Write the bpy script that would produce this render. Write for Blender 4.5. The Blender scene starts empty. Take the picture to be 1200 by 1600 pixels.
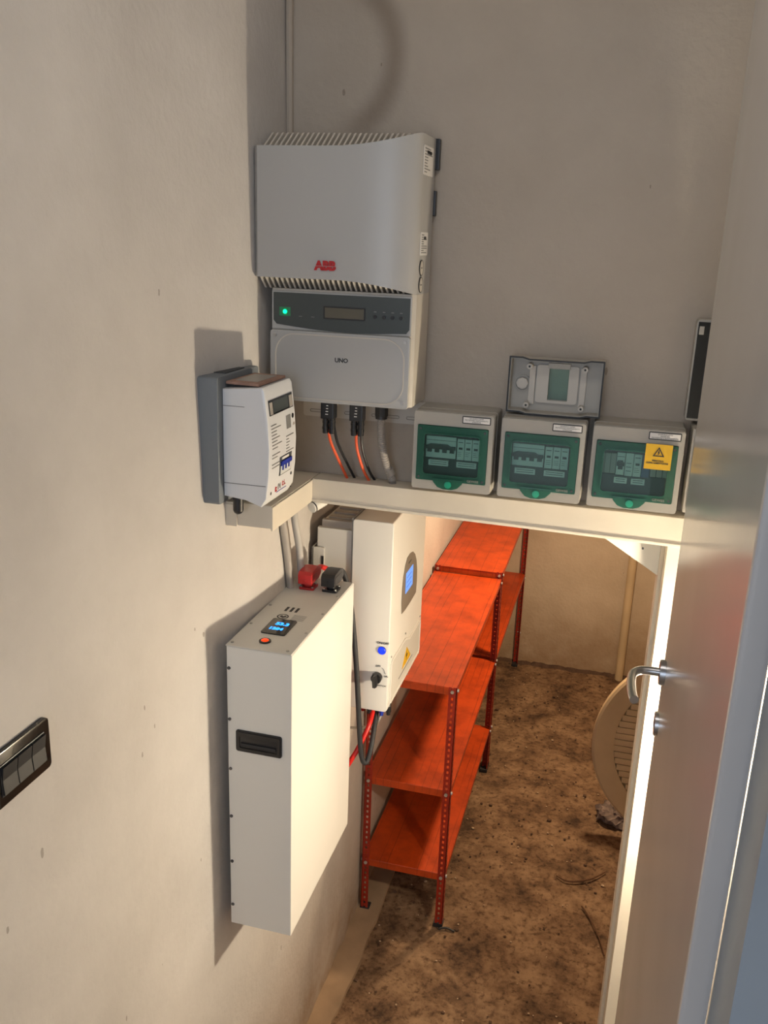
import bpy, bmesh, math, random
from mathutils import Vector, Matrix, noise
random.seed(7)
R = math.radians
COL = bpy.context.scene.collection

# ---------------------------------------------------------------- camera
CAM = (0.8213, -2.15, 2.636)
YAW, PITCH, ROLL, FPX = R(14.606), R(16.76), R(2.06), 1395.0
cd = bpy.data.cameras.new('camera'); cam = bpy.data.objects.new('camera', cd); COL.objects.link(cam)
fwd = Vector((-math.sin(YAW)*math.cos(PITCH), math.cos(YAW)*math.cos(PITCH), -math.sin(PITCH)))
right0 = Vector((math.cos(YAW), math.sin(YAW), 0)); up0 = right0.cross(fwd)
rr_ = right0*math.cos(ROLL) + up0*math.sin(ROLL)
uu_ = -(right0*math.sin(ROLL) - up0*math.cos(ROLL))
cam.matrix_world = Matrix(((rr_.x, uu_.x, -fwd.x, CAM[0]), (rr_.y, uu_.y, -fwd.y, CAM[1]), (rr_.z, uu_.z, -fwd.z, CAM[2]), (0, 0, 0, 1)))
cd.sensor_fit = 'VERTICAL'; cd.sensor_height = 36.0; cd.lens = FPX/1600*36.0
cd.clip_start = 0.02; cd.clip_end = 60
bpy.context.scene.camera = cam

# ---------------------------------------------------------------- world, lights, exposure
w = bpy.data.worlds.new('world'); bpy.context.scene.world = w; w.use_nodes = True
bg = w.node_tree.nodes['Background']; bg.inputs[0].default_value = (0.92, 0.95, 1.0, 1); bg.inputs[1].default_value = 0.85

def area(name, loc, target, size, power, color, sy=None):
    l = bpy.data.lights.new(name, 'AREA'); l.energy = power; l.color = color; l.size = size
    if sy: l.shape = 'RECTANGLE'; l.size_y = sy
    o = bpy.data.objects.new(name, l); COL.objects.link(o); o.location = loc
    o.rotation_euler = (Vector(target)-Vector(loc)).to_track_quat('-Z', 'Y').to_euler()
    return o
# daylight of the window behind the photographer, soft fill added above the landing to raise the ambient
area('daylight', (0.55, -4.3, 2.6), (0.6, -1.3, 2.0), 1.2, 18, (0.66, 0.80, 1.0))
area('landing_fill', (0.70, -1.22, 3.56), (0.25, -1.0, 2.1), 0.5, 7, (1.0, 0.94, 0.88))
area('inner_light', (0.85, 1.75, 2.26), (0.75, 2.0, 0.0), 0.16, 40, (1.0, 0.72, 0.44))
vs = bpy.context.scene.view_settings
vs.view_transform = 'Standard'; vs.look = 'None'; vs.exposure = 0.0; vs.gamma = 1.0; vs.use_curve_mapping = False
LAMP = (1.075, -0.22, 1.50)

# ---------------------------------------------------------------- materials
def mat(name, color, rough=0.5, metal=0.0, coat=0.0, bump=0.0, bscale=200.0, var=0.0, vscale=6.0, emis=None, estr=0.0, spec=0.5, wear=None):
    m = bpy.data.materials.new(name); m.use_nodes = True; nt = m.node_tree; n = nt.nodes; L = nt.links
    b = n['Principled BSDF']
    b.inputs['Base Color'].default_value = (*color, 1); b.inputs['Roughness'].default_value = rough
    b.inputs['Metallic'].default_value = metal; b.inputs['Coat Weight'].default_value = coat
    b.inputs['Specular IOR Level'].default_value = spec
    tc = n.new('ShaderNodeTexCoord')
    if var > 0:
        nz = n.new('ShaderNodeTexNoise'); nz.inputs['Scale'].default_value = vscale; nz.inputs['Detail'].default_value = 6
        rp = n.new('ShaderNodeValToRGB')
        rp.color_ramp.elements[0].position = 0.3; rp.color_ramp.elements[1].position = 0.7
        rp.color_ramp.elements[0].color = (*[c*(1-var) for c in color], 1); rp.color_ramp.elements[1].color = (*[min(1, c*(1+var*0.6)) for c in color], 1)
        L.new(tc.outputs['Object'], nz.inputs['Vector']); L.new(nz.outputs['Fac'], rp.inputs['Fac']); L.new(rp.outputs['Color'], b.inputs['Base Color'])
    if bump > 0:
        nb = n.new('ShaderNodeTexNoise'); nb.inputs['Scale'].default_value = bscale; nb.inputs['Detail'].default_value = 4
        bp = n.new('ShaderNodeBump'); bp.inputs['Strength'].default_value = bump; bp.inputs['Distance'].default_value = 0.004
        L.new(tc.outputs['Object'], nb.inputs['Vector']); L.new(nb.outputs['Fac'], bp.inputs['Height']); L.new(bp.outputs['Normal'], b.inputs['Normal'])
    if emis:
        b.inputs['Emission Color'].default_value = (*emis, 1); b.inputs['Emission Strength'].default_value = estr
    return m

def N(nt, typ, **kw):
    n = nt.nodes.new(typ)
    for k, v in kw.items():
        if k in n.inputs: n.inputs[k].default_value = v
        else: setattr(n, k, v)
    return n

def plaster(name, c0, c1, damp=0.0, dark_arc=False):
    m = bpy.data.materials.new(name); m.use_nodes = True; nt = m.node_tree; L = nt.links; b = nt.nodes['Principled BSDF']
    b.inputs['Roughness'].default_value = 0.75; b.inputs['Specular IOR Level'].default_value = 0.3
    g = N(nt, 'ShaderNodeNewGeometry'); pos = g.outputs['Position']
    n1 = N(nt, 'ShaderNodeTexNoise', Scale=2.2, Detail=8.0, Roughness=0.6); L.new(pos, n1.inputs['Vector'])
    r1 = N(nt, 'ShaderNodeValToRGB'); r1.color_ramp.elements[0].position = 0.32; r1.color_ramp.elements[1].position = 0.68
    r1.color_ramp.elements[0].color = (*c0, 1); r1.color_ramp.elements[1].color = (*c1, 1)
    L.new(n1.outputs['Fac'], r1.inputs['Fac']); col = r1.outputs['Color']
    # sparse dark scuffs and specks
    mp = N(nt, 'ShaderNodeMapping'); mp.inputs['Scale'].default_value = (1, 1, 0.45); mp.inputs['Rotation'].default_value = (0.3, 0.2, 0.1); L.new(pos, mp.inputs['Vector'])
    vo = N(nt, 'ShaderNodeTexVoronoi', Scale=19.0); L.new(mp.outputs['Vector'], vo.inputs['Vector'])
    n2 = N(nt, 'ShaderNodeTexNoise', Scale=60.0, Detail=3.0); L.new(pos, n2.inputs['Vector'])
    ad = N(nt, 'ShaderNodeMath', operation='MULTIPLY_ADD'); L.new(n2.outputs['Fac'], ad.inputs[0]); ad.inputs[1].default_value = 0.12; L.new(vo.outputs['Distance'], ad.inputs[2])
    sx = N(nt, 'ShaderNodeSeparateColor'); L.new(vo.outputs['Color'], sx.inputs['Color'])
    th = N(nt, 'ShaderNodeMath', operation='MULTIPLY'); L.new(sx.outputs[0], th.inputs[0]); th.inputs[1].default_value = 0.15
    lt = N(nt, 'ShaderNodeMath', operation='LESS_THAN'); L.new(ad.outputs[0], lt.inputs[0]); L.new(th.outputs[0], lt.inputs[1])
    sc = N(nt, 'ShaderNodeMath', operation='MULTIPLY'); L.new(lt.outputs[0], sc.inputs[0]); sc.inputs[1].default_value = 0.55
    mx = N(nt, 'ShaderNodeMixRGB'); mx.inputs['Color2'].default_value = (0.16, 0.13, 0.10, 1); L.new(sc.outputs[0], mx.inputs['Fac']); L.new(col, mx.inputs['Color1']); col = mx.outputs['Color']
    sp = N(nt, 'ShaderNodeSeparateXYZ'); L.new(pos, sp.inputs[0])
    if damp > 0:   # rising damp and dirt at the foot of the wall
        n3 = N(nt, 'ShaderNodeTexNoise', Scale=7.0, Detail=8.0, Roughness=0.7); L.new(pos, n3.inputs['Vector'])
        mr = N(nt, 'ShaderNodeMapRange'); mr.inputs['From Min'].default_value = 0.55; mr.inputs['From Max'].default_value = 0.0; L.new(sp.outputs['Z'], mr.inputs['Value'])
        m3 = N(nt, 'ShaderNodeMath', operation='MULTIPLY'); L.new(mr.outputs[0], m3.inputs[0]); L.new(n3.outputs['Fac'], m3.inputs[1])
        m4 = N(nt, 'ShaderNodeMath', operation='MULTIPLY', use_clamp=True); L.new(m3.outputs[0], m4.inputs[0]); m4.inputs[1].default_value = damp
        mx2 = N(nt, 'ShaderNodeMixRGB'); mx2.inputs['Color2'].default_value = (0.27, 0.17, 0.09, 1); L.new(m4.outputs[0], mx2.inputs['Fac']); L.new(col, mx2.inputs['Color1']); col = mx2.outputs['Color']
    if dark_arc:      # soft-edged darker curved arc high on the wall
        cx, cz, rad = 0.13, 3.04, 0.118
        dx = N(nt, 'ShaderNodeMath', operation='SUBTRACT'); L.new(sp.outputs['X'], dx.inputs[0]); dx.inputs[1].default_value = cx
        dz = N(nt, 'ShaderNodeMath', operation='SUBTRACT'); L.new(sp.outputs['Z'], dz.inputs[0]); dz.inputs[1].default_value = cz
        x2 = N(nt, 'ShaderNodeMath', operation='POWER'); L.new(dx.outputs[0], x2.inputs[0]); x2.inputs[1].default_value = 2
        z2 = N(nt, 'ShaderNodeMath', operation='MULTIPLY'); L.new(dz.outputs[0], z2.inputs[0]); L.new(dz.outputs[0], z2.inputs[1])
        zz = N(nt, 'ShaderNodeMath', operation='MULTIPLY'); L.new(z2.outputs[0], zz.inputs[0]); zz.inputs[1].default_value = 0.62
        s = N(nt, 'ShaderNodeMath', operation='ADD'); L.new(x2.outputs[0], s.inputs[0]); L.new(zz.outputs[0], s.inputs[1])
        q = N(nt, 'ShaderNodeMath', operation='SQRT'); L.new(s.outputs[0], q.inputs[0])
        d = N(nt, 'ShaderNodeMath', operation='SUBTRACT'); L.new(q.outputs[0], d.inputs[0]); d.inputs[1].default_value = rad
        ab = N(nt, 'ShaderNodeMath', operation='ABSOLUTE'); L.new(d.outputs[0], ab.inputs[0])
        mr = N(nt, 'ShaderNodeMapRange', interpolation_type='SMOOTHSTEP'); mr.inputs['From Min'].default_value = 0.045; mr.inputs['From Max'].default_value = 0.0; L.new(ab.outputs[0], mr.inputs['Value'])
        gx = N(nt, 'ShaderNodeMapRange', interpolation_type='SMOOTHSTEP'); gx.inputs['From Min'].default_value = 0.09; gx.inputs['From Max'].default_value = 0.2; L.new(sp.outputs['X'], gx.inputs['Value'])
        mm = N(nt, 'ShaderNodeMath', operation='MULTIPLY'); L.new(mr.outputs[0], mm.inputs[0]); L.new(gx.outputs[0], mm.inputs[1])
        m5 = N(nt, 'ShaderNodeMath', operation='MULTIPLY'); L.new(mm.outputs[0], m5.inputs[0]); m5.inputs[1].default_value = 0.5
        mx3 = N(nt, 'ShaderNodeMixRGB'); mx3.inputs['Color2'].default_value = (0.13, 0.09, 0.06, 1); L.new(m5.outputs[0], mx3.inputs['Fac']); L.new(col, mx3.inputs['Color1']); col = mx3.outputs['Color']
    L.new(col, b.inputs['Base Color'])
    nb = N(nt, 'ShaderNodeTexNoise', Scale=55.0, Detail=6.0); L.new(pos, nb.inputs['Vector'])
    bp = N(nt, 'ShaderNodeBump'); bp.inputs['Strength'].default_value = 0.35; bp.inputs['Distance'].default_value = 0.006
    L.new(nb.outputs['Fac'], bp.inputs['Height']); L.new(bp.outputs['Normal'], b.inputs['Normal'])
    return m

def floor_mat():
    m = bpy.data.materials.new('dirty_concrete'); m.use_nodes = True; nt = m.node_tree; L = nt.links; b = nt.nodes['Principled BSDF']
    b.inputs['Roughness'].default_value = 0.85
    g = N(nt, 'ShaderNodeNewGeometry'); pos = g.outputs['Position']
    n1 = N(nt, 'ShaderNodeTexNoise', Scale=5.0, Detail=12.0, Roughness=0.72); L.new(pos, n1.inputs['Vector'])
    r = N(nt, 'ShaderNodeValToRGB'); cr = r.color_ramp
    cr.elements[0].position = 0.36; cr.elements[0].color = (0.055, 0.027, 0.012, 1)
    cr.elements[1].position = 0.62; cr.elements[1].color = (0.30, 0.19, 0.108, 1)
    e = cr.elements.new(0.48); e.color = (0.175, 0.10, 0.052, 1)
    L.new(n1.outputs['Fac'], r.inputs['Fac'])
    n2 = N(nt, 'ShaderNodeTexNoise', Scale=38.0, Detail=8.0, Roughness=0.7); L.new(pos, n2.inputs['Vector'])
    r2 = N(nt, 'ShaderNodeValToRGB'); r2.color_ramp.elements[0].position = 0.36; r2.color_ramp.elements[1].position = 0.5
    r2.color_ramp.elements[0].color = (0.28, 0.2, 0.14, 1); r2.color_ramp.elements[1].color = (1, 1, 1, 1)
    L.new(n2.outputs['Fac'], r2.inputs['Fac'])
    mx = N(nt, 'ShaderNodeMixRGB', blend_type='MULTIPLY'); mx.inputs['Fac'].default_value = 0.85
    L.new(r.outputs['Color'], mx.inputs['Color1']); L.new(r2.outputs['Color'], mx.inputs['Color2']); L.new(mx.outputs['Color'], b.inputs['Base Color'])
    bp = N(nt, 'ShaderNodeBump'); bp.inputs['Strength'].default_value = 0.7; bp.inputs['Distance'].default_value = 0.012
    L.new(n2.outputs['Fac'], bp.inputs['Height']); L.new(bp.outputs['Normal'], b.inputs['Normal'])
    return m

def orange_mat(name, base, rough):
    m = bpy.data.materials.new(name); m.use_nodes = True; nt = m.node_tree; L = nt.links; b = nt.nodes['Principled BSDF']
    b.inputs['Roughness'].default_value = rough
    g = N(nt, 'ShaderNodeNewGeometry'); pos = g.outputs['Position']
    # long thin scratches running along the shelf, broken up unevenly
    sp = N(nt, 'ShaderNodeSeparateXYZ'); L.new(pos, sp.inputs[0])
    nw = N(nt, 'ShaderNodeTexNoise', Scale=4.0, Detail=2.0); L.new(pos, nw.inputs['Vector'])
    xa = N(nt, 'ShaderNodeMath', operation='MULTIPLY_ADD'); L.new(nw.outputs['Fac'], xa.inputs[0]); xa.inputs[1].default_value = 0.012; L.new(sp.outputs['X'], xa.inputs[2])
    md = N(nt, 'ShaderNodeMath', operation='MODULO'); L.new(xa.outputs[0], md.inputs[0]); md.inputs[1].default_value = 0.031
    ln = N(nt, 'ShaderNodeMath', operation='LESS_THAN'); L.new(md.outputs[0], ln.inputs[0]); ln.inputs[1].default_value = 0.0022
    mp = N(nt, 'ShaderNodeMapping'); mp.inputs['Scale'].default_value = (26, 1.4, 9); L.new(pos, mp.inputs['Vector'])
    n1 = N(nt, 'ShaderNodeTexNoise', Scale=1.0, Detail=4.0, Roughness=0.6); L.new(mp.outputs['Vector'], n1.inputs['Vector'])
    g1 = N(nt, 'ShaderNodeMapRange'); g1.inputs['From Min'].default_value = 0.42; g1.inputs['From Max'].default_value = 0.56; L.new(n1.outputs['Fac'], g1.inputs['Value'])
    fm = N(nt, 'ShaderNodeMath', operation='MULTIPLY'); L.new(ln.outputs[0], fm.inputs[0]); L.new(g1.outputs[0], fm.inputs[1])
    f2 = N(nt, 'ShaderNodeMath', operation='MULTIPLY'); L.new(fm.outputs[0], f2.inputs[0]); f2.inputs[1].default_value = 0.75
    r = N(nt, 'ShaderNodeMixRGB'); r.inputs['Color1'].default_value = (*base, 1); r.inputs['Color2'].default_value = (base[0]*0.3, base[1]*0.35, base[2]*0.6, 1)
    L.new(f2.outputs[0], r.inputs['Fac'])
    n2 = N(nt, 'ShaderNodeTexNoise', Scale=9.0, Detail=8.0, Roughness=0.7); L.new(pos, n2.inputs['Vector'])
    r2 = N(nt, 'ShaderNodeValToRGB'); r2.color_ramp.elements[0].position = 0.3; r2.color_ramp.elements[1].position = 0.6
    r2.color_ramp.elements[0].color = (0.55, 0.55, 0.6, 1); r2.color_ramp.elements[1].color = (1, 1, 1, 1)
    L.new(n2.outputs['Fac'], r2.inputs['Fac'])
    mx = N(nt, 'ShaderNodeMixRGB', blend_type='MULTIPLY'); mx.inputs['Fac'].default_value = 1
    L.new(r.outputs['Color'], mx.inputs['Color1']); L.new(r2.outputs['Color'], mx.inputs['Color2']); L.new(mx.outputs['Color'], b.inputs['Base Color'])
    return m

def clear_mat(name, tint, diffuse, fac_diff, rough=0.06):
    m = bpy.data.materials.new(name); m.use_nodes = True; nt = m.node_tree; L = nt.links
    out = nt.nodes['Material Output']; nt.nodes.remove(nt.nodes['Principled BSDF'])
    tr = N(nt, 'ShaderNodeBsdfTransparent'); tr.inputs['Color'].default_value = (*tint, 1)
    df = N(nt, 'ShaderNodeBsdfDiffuse'); df.inputs['Color'].default_value = (*diffuse, 1)
    gl = N(nt, 'ShaderNodeBsdfGlossy'); gl.inputs['Roughness'].default_value = rough
    m1 = N(nt, 'ShaderNodeMixShader'); m1.inputs[0].default_value = fac_diff; L.new(tr.outputs[0], m1.inputs[1]); L.new(df.outputs[0], m1.inputs[2])
    fr = N(nt, 'ShaderNodeFresnel'); fr.inputs['IOR'].default_value = 1.45
    m2 = N(nt, 'ShaderNodeMixShader'); L.new(fr.outputs[0], m2.inputs[0]); L.new(m1.outputs[0], m2.inputs[1]); L.new(gl.outputs[0], m2.inputs[2])
    L.new(m2.outputs[0], out.inputs['Surface'])
    return m

M = dict(
    wall=plaster('plaster_left', (0.49, 0.462, 0.435), (0.60, 0.57, 0.54), damp=1.4),
    wall_up=plaster('plaster_back', (0.385, 0.335, 0.28), (0.45, 0.395, 0.335), dark_arc=True),
    wall_in=plaster('plaster_inner', (0.45, 0.36, 0.26), (0.60, 0.50, 0.38), damp=1.5),
    floor=floor_mat(),
    strip=mat('smooth_screed', (0.32, 0.215, 0.13), 0.8, bump=0.3, bscale=40, var=0.3),
    landing=mat('landing_tile', (0.45, 0.40, 0.35), 0.6, var=0.1),
    white_paint=mat('ivory_paint', (0.66, 0.60, 0.50), 0.45, var=0.06, vscale=5, bump=0.06, bscale=60),
    board=mat('white_board', (0.70, 0.68, 0.62), 0.5, var=0.05),
    door=mat('glossy_door', (0.55, 0.52, 0.50), 0.19, coat=0.0, var=0.05, vscale=4),
    jamb=mat('pale_jamb', (0.33, 0.37, 0.41), 0.4, var=0.08),
    powder=mat('white_powder_coat', (0.74, 0.725, 0.68), 0.42, bump=0.03, bscale=500),
    powder2=mat('offwhite_powder_coat', (0.60, 0.585, 0.54), 0.45, bump=0.03, bscale=500),
    uno=mat('grey_shell', (0.40, 0.395, 0.385), 0.33, bump=0.02, bscale=500),
    uno_side=mat('beige_case', (0.52, 0.485, 0.43), 0.4),
    fin=mat('cast_fin', (0.58, 0.54, 0.48), 0.5),
    panel_grey=mat('display_panel', (0.045, 0.055, 0.055), 0.35),
    lcd_off=mat('lcd_brown', (0.10, 0.09, 0.065), 0.3),
    black=mat('black_plastic', (0.012, 0.012, 0.014), 0.35),
    black_soft=mat('black_rubber', (0.02, 0.02, 0.022), 0.6),
    gloss_black=mat('gloss_black', (0.006, 0.006, 0.007), 0.15, coat=0.2),
    dark_rocker=mat('anthracite', (0.016, 0.016, 0.017), 0.5, spec=0.3),
    red=mat('red_plastic', (0.42, 0.02, 0.02), 0.38),
    red_cable=mat('red_cable', (0.65, 0.02, 0.015), 0.35),
    orange_cable=mat('orange_cable', (0.75, 0.10, 0.03), 0.4),
    red_ink=mat('red_ink', (0.42, 0.005, 0.008), 0.4),
    ink=mat('black_ink', (0.02, 0.02, 0.02), 0.5),
    grey_ink=mat('grey_ink', (0.18, 0.18, 0.18), 0.5),
    steel=mat('brushed_steel', (0.42, 0.42, 0.43), 0.28, metal=1.0),
    screw=mat('screw_steel', (0.45, 0.44, 0.42), 0.35, metal=0.9),
    dscrew=mat('dark_screw', (0.10, 0.10, 0.11), 0.35, metal=0.8),
    zinc=mat('zinc_bolt', (0.55, 0.54, 0.50), 0.4, metal=0.6),
    label=mat('paper_label', (0.74, 0.72, 0.70), 0.5),
    meter=mat('meter_white', (0.68, 0.69, 0.71), 0.28, coat=0.2),
    meter_back=mat('meter_grey', (0.16, 0.18, 0.20), 0.5),
    cardboard=mat('brown_card', (0.34, 0.20, 0.15), 0.7, var=0.25, vscale=30),
    box=mat('enclosure_grey', (0.40, 0.375, 0.33), 0.42, bump=0.03, bscale=400),
    box_in=mat('enclosure_dark', (0.05, 0.055, 0.06), 0.6),
    module=mat('module_white', (0.62, 0.64, 0.62), 0.4),
    module_blue=mat('module_blue', (0.03, 0.06, 0.18), 0.4),
    blue=mat('blue_plastic', (0.01, 0.03, 0.30), 0.35),
    green=clear_mat('green_frame', (0.16, 0.55, 0.38), (0.055, 0.22, 0.155), 0.42),
    green_win=clear_mat('green_window', (0.84, 0.97, 0.92), (0.10, 0.28, 0.22), 0.03, 0.03),
    green_knob=mat('green_knob', (0.01, 0.30, 0.18), 0.15, coat=0.5),
    yellow=mat('yellow_sticker', (0.72, 0.42, 0.01), 0.4),
    sheath=mat('grey_conduit', (0.33, 0.30, 0.27), 0.4),
    white_sheath=mat('white_conduit', (0.42, 0.40, 0.37), 0.4),
    orange=orange_mat('orange_enamel', (0.50, 0.056, 0.006), 0.42),
    orange_d=orange_mat('orange_post', (0.33, 0.022, 0.008), 0.45),
    cream=mat('cream_plastic', (0.58, 0.45, 0.28), 0.4, var=0.12, vscale=5),
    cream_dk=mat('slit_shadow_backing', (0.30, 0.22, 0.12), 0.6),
    rag=mat('dusty_cloth', (0.20, 0.15, 0.13), 0.9, var=0.5, vscale=30),
    twig=mat('dry_twig', (0.10, 0.045, 0.02), 0.8),
    crumb=mat('debris', (0.09, 0.05, 0.03), 0.9, var=0.4, vscale=20),
    crumb2=mat('pale_debris', (0.45, 0.33, 0.22), 0.9),
    led_green=mat('led_green', (0.0, 0.3, 0.1), 0.3, emis=(0.0, 1.0, 0.28), estr=3.0),
    led_glow=mat('led_window', (0.02, 0.10, 0.06), 0.3, emis=(0.0, 0.5, 0.15), estr=0.10),
    led_blue=mat('led_blue', (0.0, 0.01, 0.5), 0.3, emis=(0.0, 0.02, 1.0), estr=2.2),
    led_cyan=mat('led_digits', (0.0, 0.1, 0.4), 0.3, emis=(0.02, 0.28, 1.0), estr=2.4),
    led_red=mat('led_red', (0.5, 0.02, 0.0), 0.3, emis=(1.0, 0.06, 0.0), estr=0.9),
    lcd_blue=mat('lcd_blue', (0.1, 0.25, 0.7), 0.3, emis=(0.10, 0.33, 0.95), estr=0.75),
    taupe=mat('taupe_panel', (0.20, 0.175, 0.145), 0.4),
    globe=mat('lamp_globe', (1, 0.9, 0.7), 0.3, emis=(1.0, 0.85, 0.63), estr=1500.0),
)

# ---------------------------------------------------------------- mesh helpers
class MB:
    def __init__(s): s.bm = bmesh.new()
    def merge(s, b):
        me = bpy.data.meshes.new('t'); b.to_mesh(me); b.free(); s.bm.from_mesh(me); bpy.data.meshes.remove(me); return s
    def box(s, x0, x1, y0, y1, z0, z1, bev=0, seg=2, rot=None):
        b = bmesh.new(); bmesh.ops.create_cube(b, size=1)
        for v in b.verts: v.co = Vector((x0+(v.co.x+.5)*(x1-x0), y0+(v.co.y+.5)*(y1-y0), z0+(v.co.z+.5)*(z1-z0)))
        if bev: bmesh.ops.bevel(b, geom=b.edges[:], offset=bev, segments=seg, affect='EDGES', profile=0.7)
        if rot: bmesh.ops.rotate(b, verts=b.verts[:], cent=Vector(rot[0]), matrix=Matrix.Rotation(rot[1], 3, rot[2]))
        return s.merge(b)
    def prism(s, pts, axis, a, c, bev=0, seg=2):
        """polygon pts in the two other axes (order x,y,z without axis), extruded from a to c along axis"""
        b = bmesh.new()
        def P(p, t):
            return Vector((t, p[0], p[1])) if axis == 'x' else Vector((p[0], t, p[1])) if axis == 'y' else Vector((p[0], p[1], t))
        v0 = [b.verts.new(P(p, a)) for p in pts]; v1 = [b.verts.new(P(p, c)) for p in pts]; n = len(pts)
        f0 = b.faces.new(v0); f1 = b.faces.new(v1[::-1])
        for i in range(n): b.faces.new((v0[i], v1[i], v1[(i+1) % n], v0[(i+1) % n]))
        bmesh.ops.recalc_face_normals(b, faces=b.faces[:])
        if bev:
            es = [e for e in b.edges if (all(v in v0 for v in e.verts) or all(v in v1 for v in e.verts))]
            bmesh.ops.bevel(b, geom=es, offset=bev, segments=seg, affect='EDGES', profile=0.7)
        return s.merge(b)
    def ring(s, outer, inner, axis, a, c):
        b = bmesh.new()
        def P(p, t):
            return Vector((t, p[0], p[1])) if axis == 'x' else Vector((p[0], t, p[1])) if axis == 'y' else Vector((p[0], p[1], t))
        L = [[b.verts.new(P(p, t)) for p in q] for q, t in ((outer, a), (inner, a), (inner, c), (outer, c))]; n = len(outer)
        for k in range(4):
            A, B = L[k], L[(k+1) % 4]
            for i in range(n): b.faces.new((A[i], A[(i+1) % n], B[(i+1) % n], B[i]))
        bmesh.ops.recalc_face_normals(b, faces=b.faces[:])
        return s.merge(b)
    def cyl(s, c, axis, r, h, seg=20, r2=None, bev=0):
        b = bmesh.new(); bmesh.ops.create_cone(b, cap_ends=True, segments=seg, radius1=r, radius2=r if r2 is None else r2, depth=h)
        if bev: bmesh.ops.bevel(b, geom=[e for e in b.edges if len(e.link_faces) == 2 and any(len(f.verts) > 4 for f in e.link_faces)], offset=bev, segments=2, affect='EDGES')
        if isinstance(axis, str): axis = dict(x=(1, 0, 0), y=(0, 1, 0), z=(0, 0, 1))[axis]
        q = Vector((0, 0, 1)).rotation_difference(Vector(axis)).to_matrix()
        for v in b.verts: v.co = q @ v.co + Vector(c)
        return s.merge(b)
    def sphere(s, c, r, sc=(1, 1, 1), seg=16):
        b = bmesh.new(); bmesh.ops.create_uvsphere(b, u_segments=seg, v_segments=seg//2+2, radius=r)
        for v in b.verts: v.co = Vector((v.co.x*sc[0], v.co.y*sc[1], v.co.z*sc[2])) + Vector(c)
        return s.merge(b)
    def tube(s, pts, r, seg=10, smooth=6, ribs=None):
        P = [Vector(p) for p in pts]
        if smooth > 1 and len(P) > 2:   # Catmull-Rom
            Q = [P[0]*2-P[1]] + P + [P[-1]*2-P[-2]]; out = []
            for i in range(1, len(Q)-2):
                for k in range(smooth):
                    t = k/smooth; a, b_, c, d = Q[i-1], Q[i], Q[i+1], Q[i+2]
                    out.append(0.5*((2*b_) + (c-a)*t + (2*a-5*b_+4*c-d)*t*t + (3*b_-a-3*c+d)*t**3))
            out.append(P[-1]); P = out
        b = bmesh.new(); rings = []
        up = Vector((0.13, 0.21, 0.97))
        for i, p in enumerate(P):
            t = (P[min(i+1, len(P)-1)] - P[max(i-1, 0)]).normalized()
            u = (up - t*up.dot(t)).normalized(); v = t.cross(u); up = u
            rad = r(i/(len(P)-1)) if callable(r) else r
            if ribs: rad *= 1 + ribs*(1 if i % 2 else -1)
            rings.append([b.verts.new(p + (u*math.cos(2*math.pi*k/seg) + v*math.sin(2*math.pi*k/seg))*rad) for k in range(seg)])
        for A, B in zip(rings, rings[1:]):
            for k in range(seg): b.faces.new((A[k], A[(k+1) % seg], B[(k+1) % seg], B[k]))
        b.faces.new(rings[0][::-1]); b.faces.new(rings[-1])
        bmesh.ops.recalc_face_normals(b, faces=b.faces[:])
        return s.merge(b)
    def obj(s, name, m, parent=None, smooth=False):
        me = bpy.data.meshes.new(name); s.bm.to_mesh(me); s.bm.free()
        me.materials.append(m)
        o = bpy.data.objects.new(name, me); COL.objects.link(o)
        if smooth:
            for p in me.polygons: p.use_smooth = True
            me.set_sharp_from_angle(angle=R(35))
        if parent:
            o.parent = parent; o.matrix_parent_inverse = Matrix.Translation(-Vector(world_loc(parent)))
        return o
def world_loc(o):
    l = Vector(o.location)
    while o.parent:
        # parents are pure translations
        l = l + Vector(o.matrix_parent_inverse.translation) + Vector(o.parent.location); o = o.parent
    return l
def thing(name, label, cat, loc, group=None):
    o = bpy.data.objects.new(name, None); COL.objects.link(o); o.location = loc; o.empty_display_size = 0.05
    o['label'] = label; o['category'] = cat
    if group: o['group'] = group
    return o
def tag(o, label, cat, group=None):
    o['label'] = label; o['category'] = cat
    if group: o['group'] = group
    return o
def struct(o): o['kind'] = 'structure'; return o
def relabel(o, label): o['label'] = label; return o
def rrect(a0, a1, b0, b1, r, n=5):
    pts = []
    for (cx, cy, s0) in ((a1-r, b1-r, 0), (a0+r, b1-r, 90), (a0+r, b0+r, 180), (a1-r, b0+r, 270)):
        for k in range(n+1):
            t = R(s0 + 90*k/n); pts.append((cx+r*math.cos(t), cy+r*math.sin(t)))
    return pts
def place(o, parent):
    o.parent = parent; o.matrix_parent_inverse = Matrix.Translation(-Vector(world_loc(parent)))
def text(body, loc, size, face, m, parent, name='lettering', align='CENTER', ext=0.0003, sx=1.0, rotz=0.0, bold=0.0):
    cu = bpy.data.curves.new('t', 'FONT'); cu.body = body; cu.size = size; cu.extrude = ext; cu.align_x = align; cu.align_y = 'CENTER'; cu.offset = bold; cu.resolution_u = 3
    cu.space_line = 0.85
    t = bpy.data.objects.new('t', cu); COL.objects.link(t)
    bpy.context.view_layer.update()
    me = bpy.data.meshes.new_from_object(t.evaluated_get(bpy.context.evaluated_depsgraph_get()))
    bpy.data.objects.remove(t); bpy.data.curves.remove(cu)
    rot = {'-y': Matrix.Rotation(R(90), 4, 'X'), '+x': Matrix.Rotation(R(90), 4, 'Z') @ Matrix.Rotation(R(90), 4, 'X'), '+z': Matrix.Rotation(rotz, 4, 'Z')}[face]
    me.transform(Matrix.Translation(Vector(loc)) @ rot @ Matrix.Diagonal((sx, 1, 1, 1)))
    me.materials.clear(); me.materials.append(m)
    o = bpy.data.objects.new(name, me); COL.objects.link(o); place(o, parent)
    return o

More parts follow.
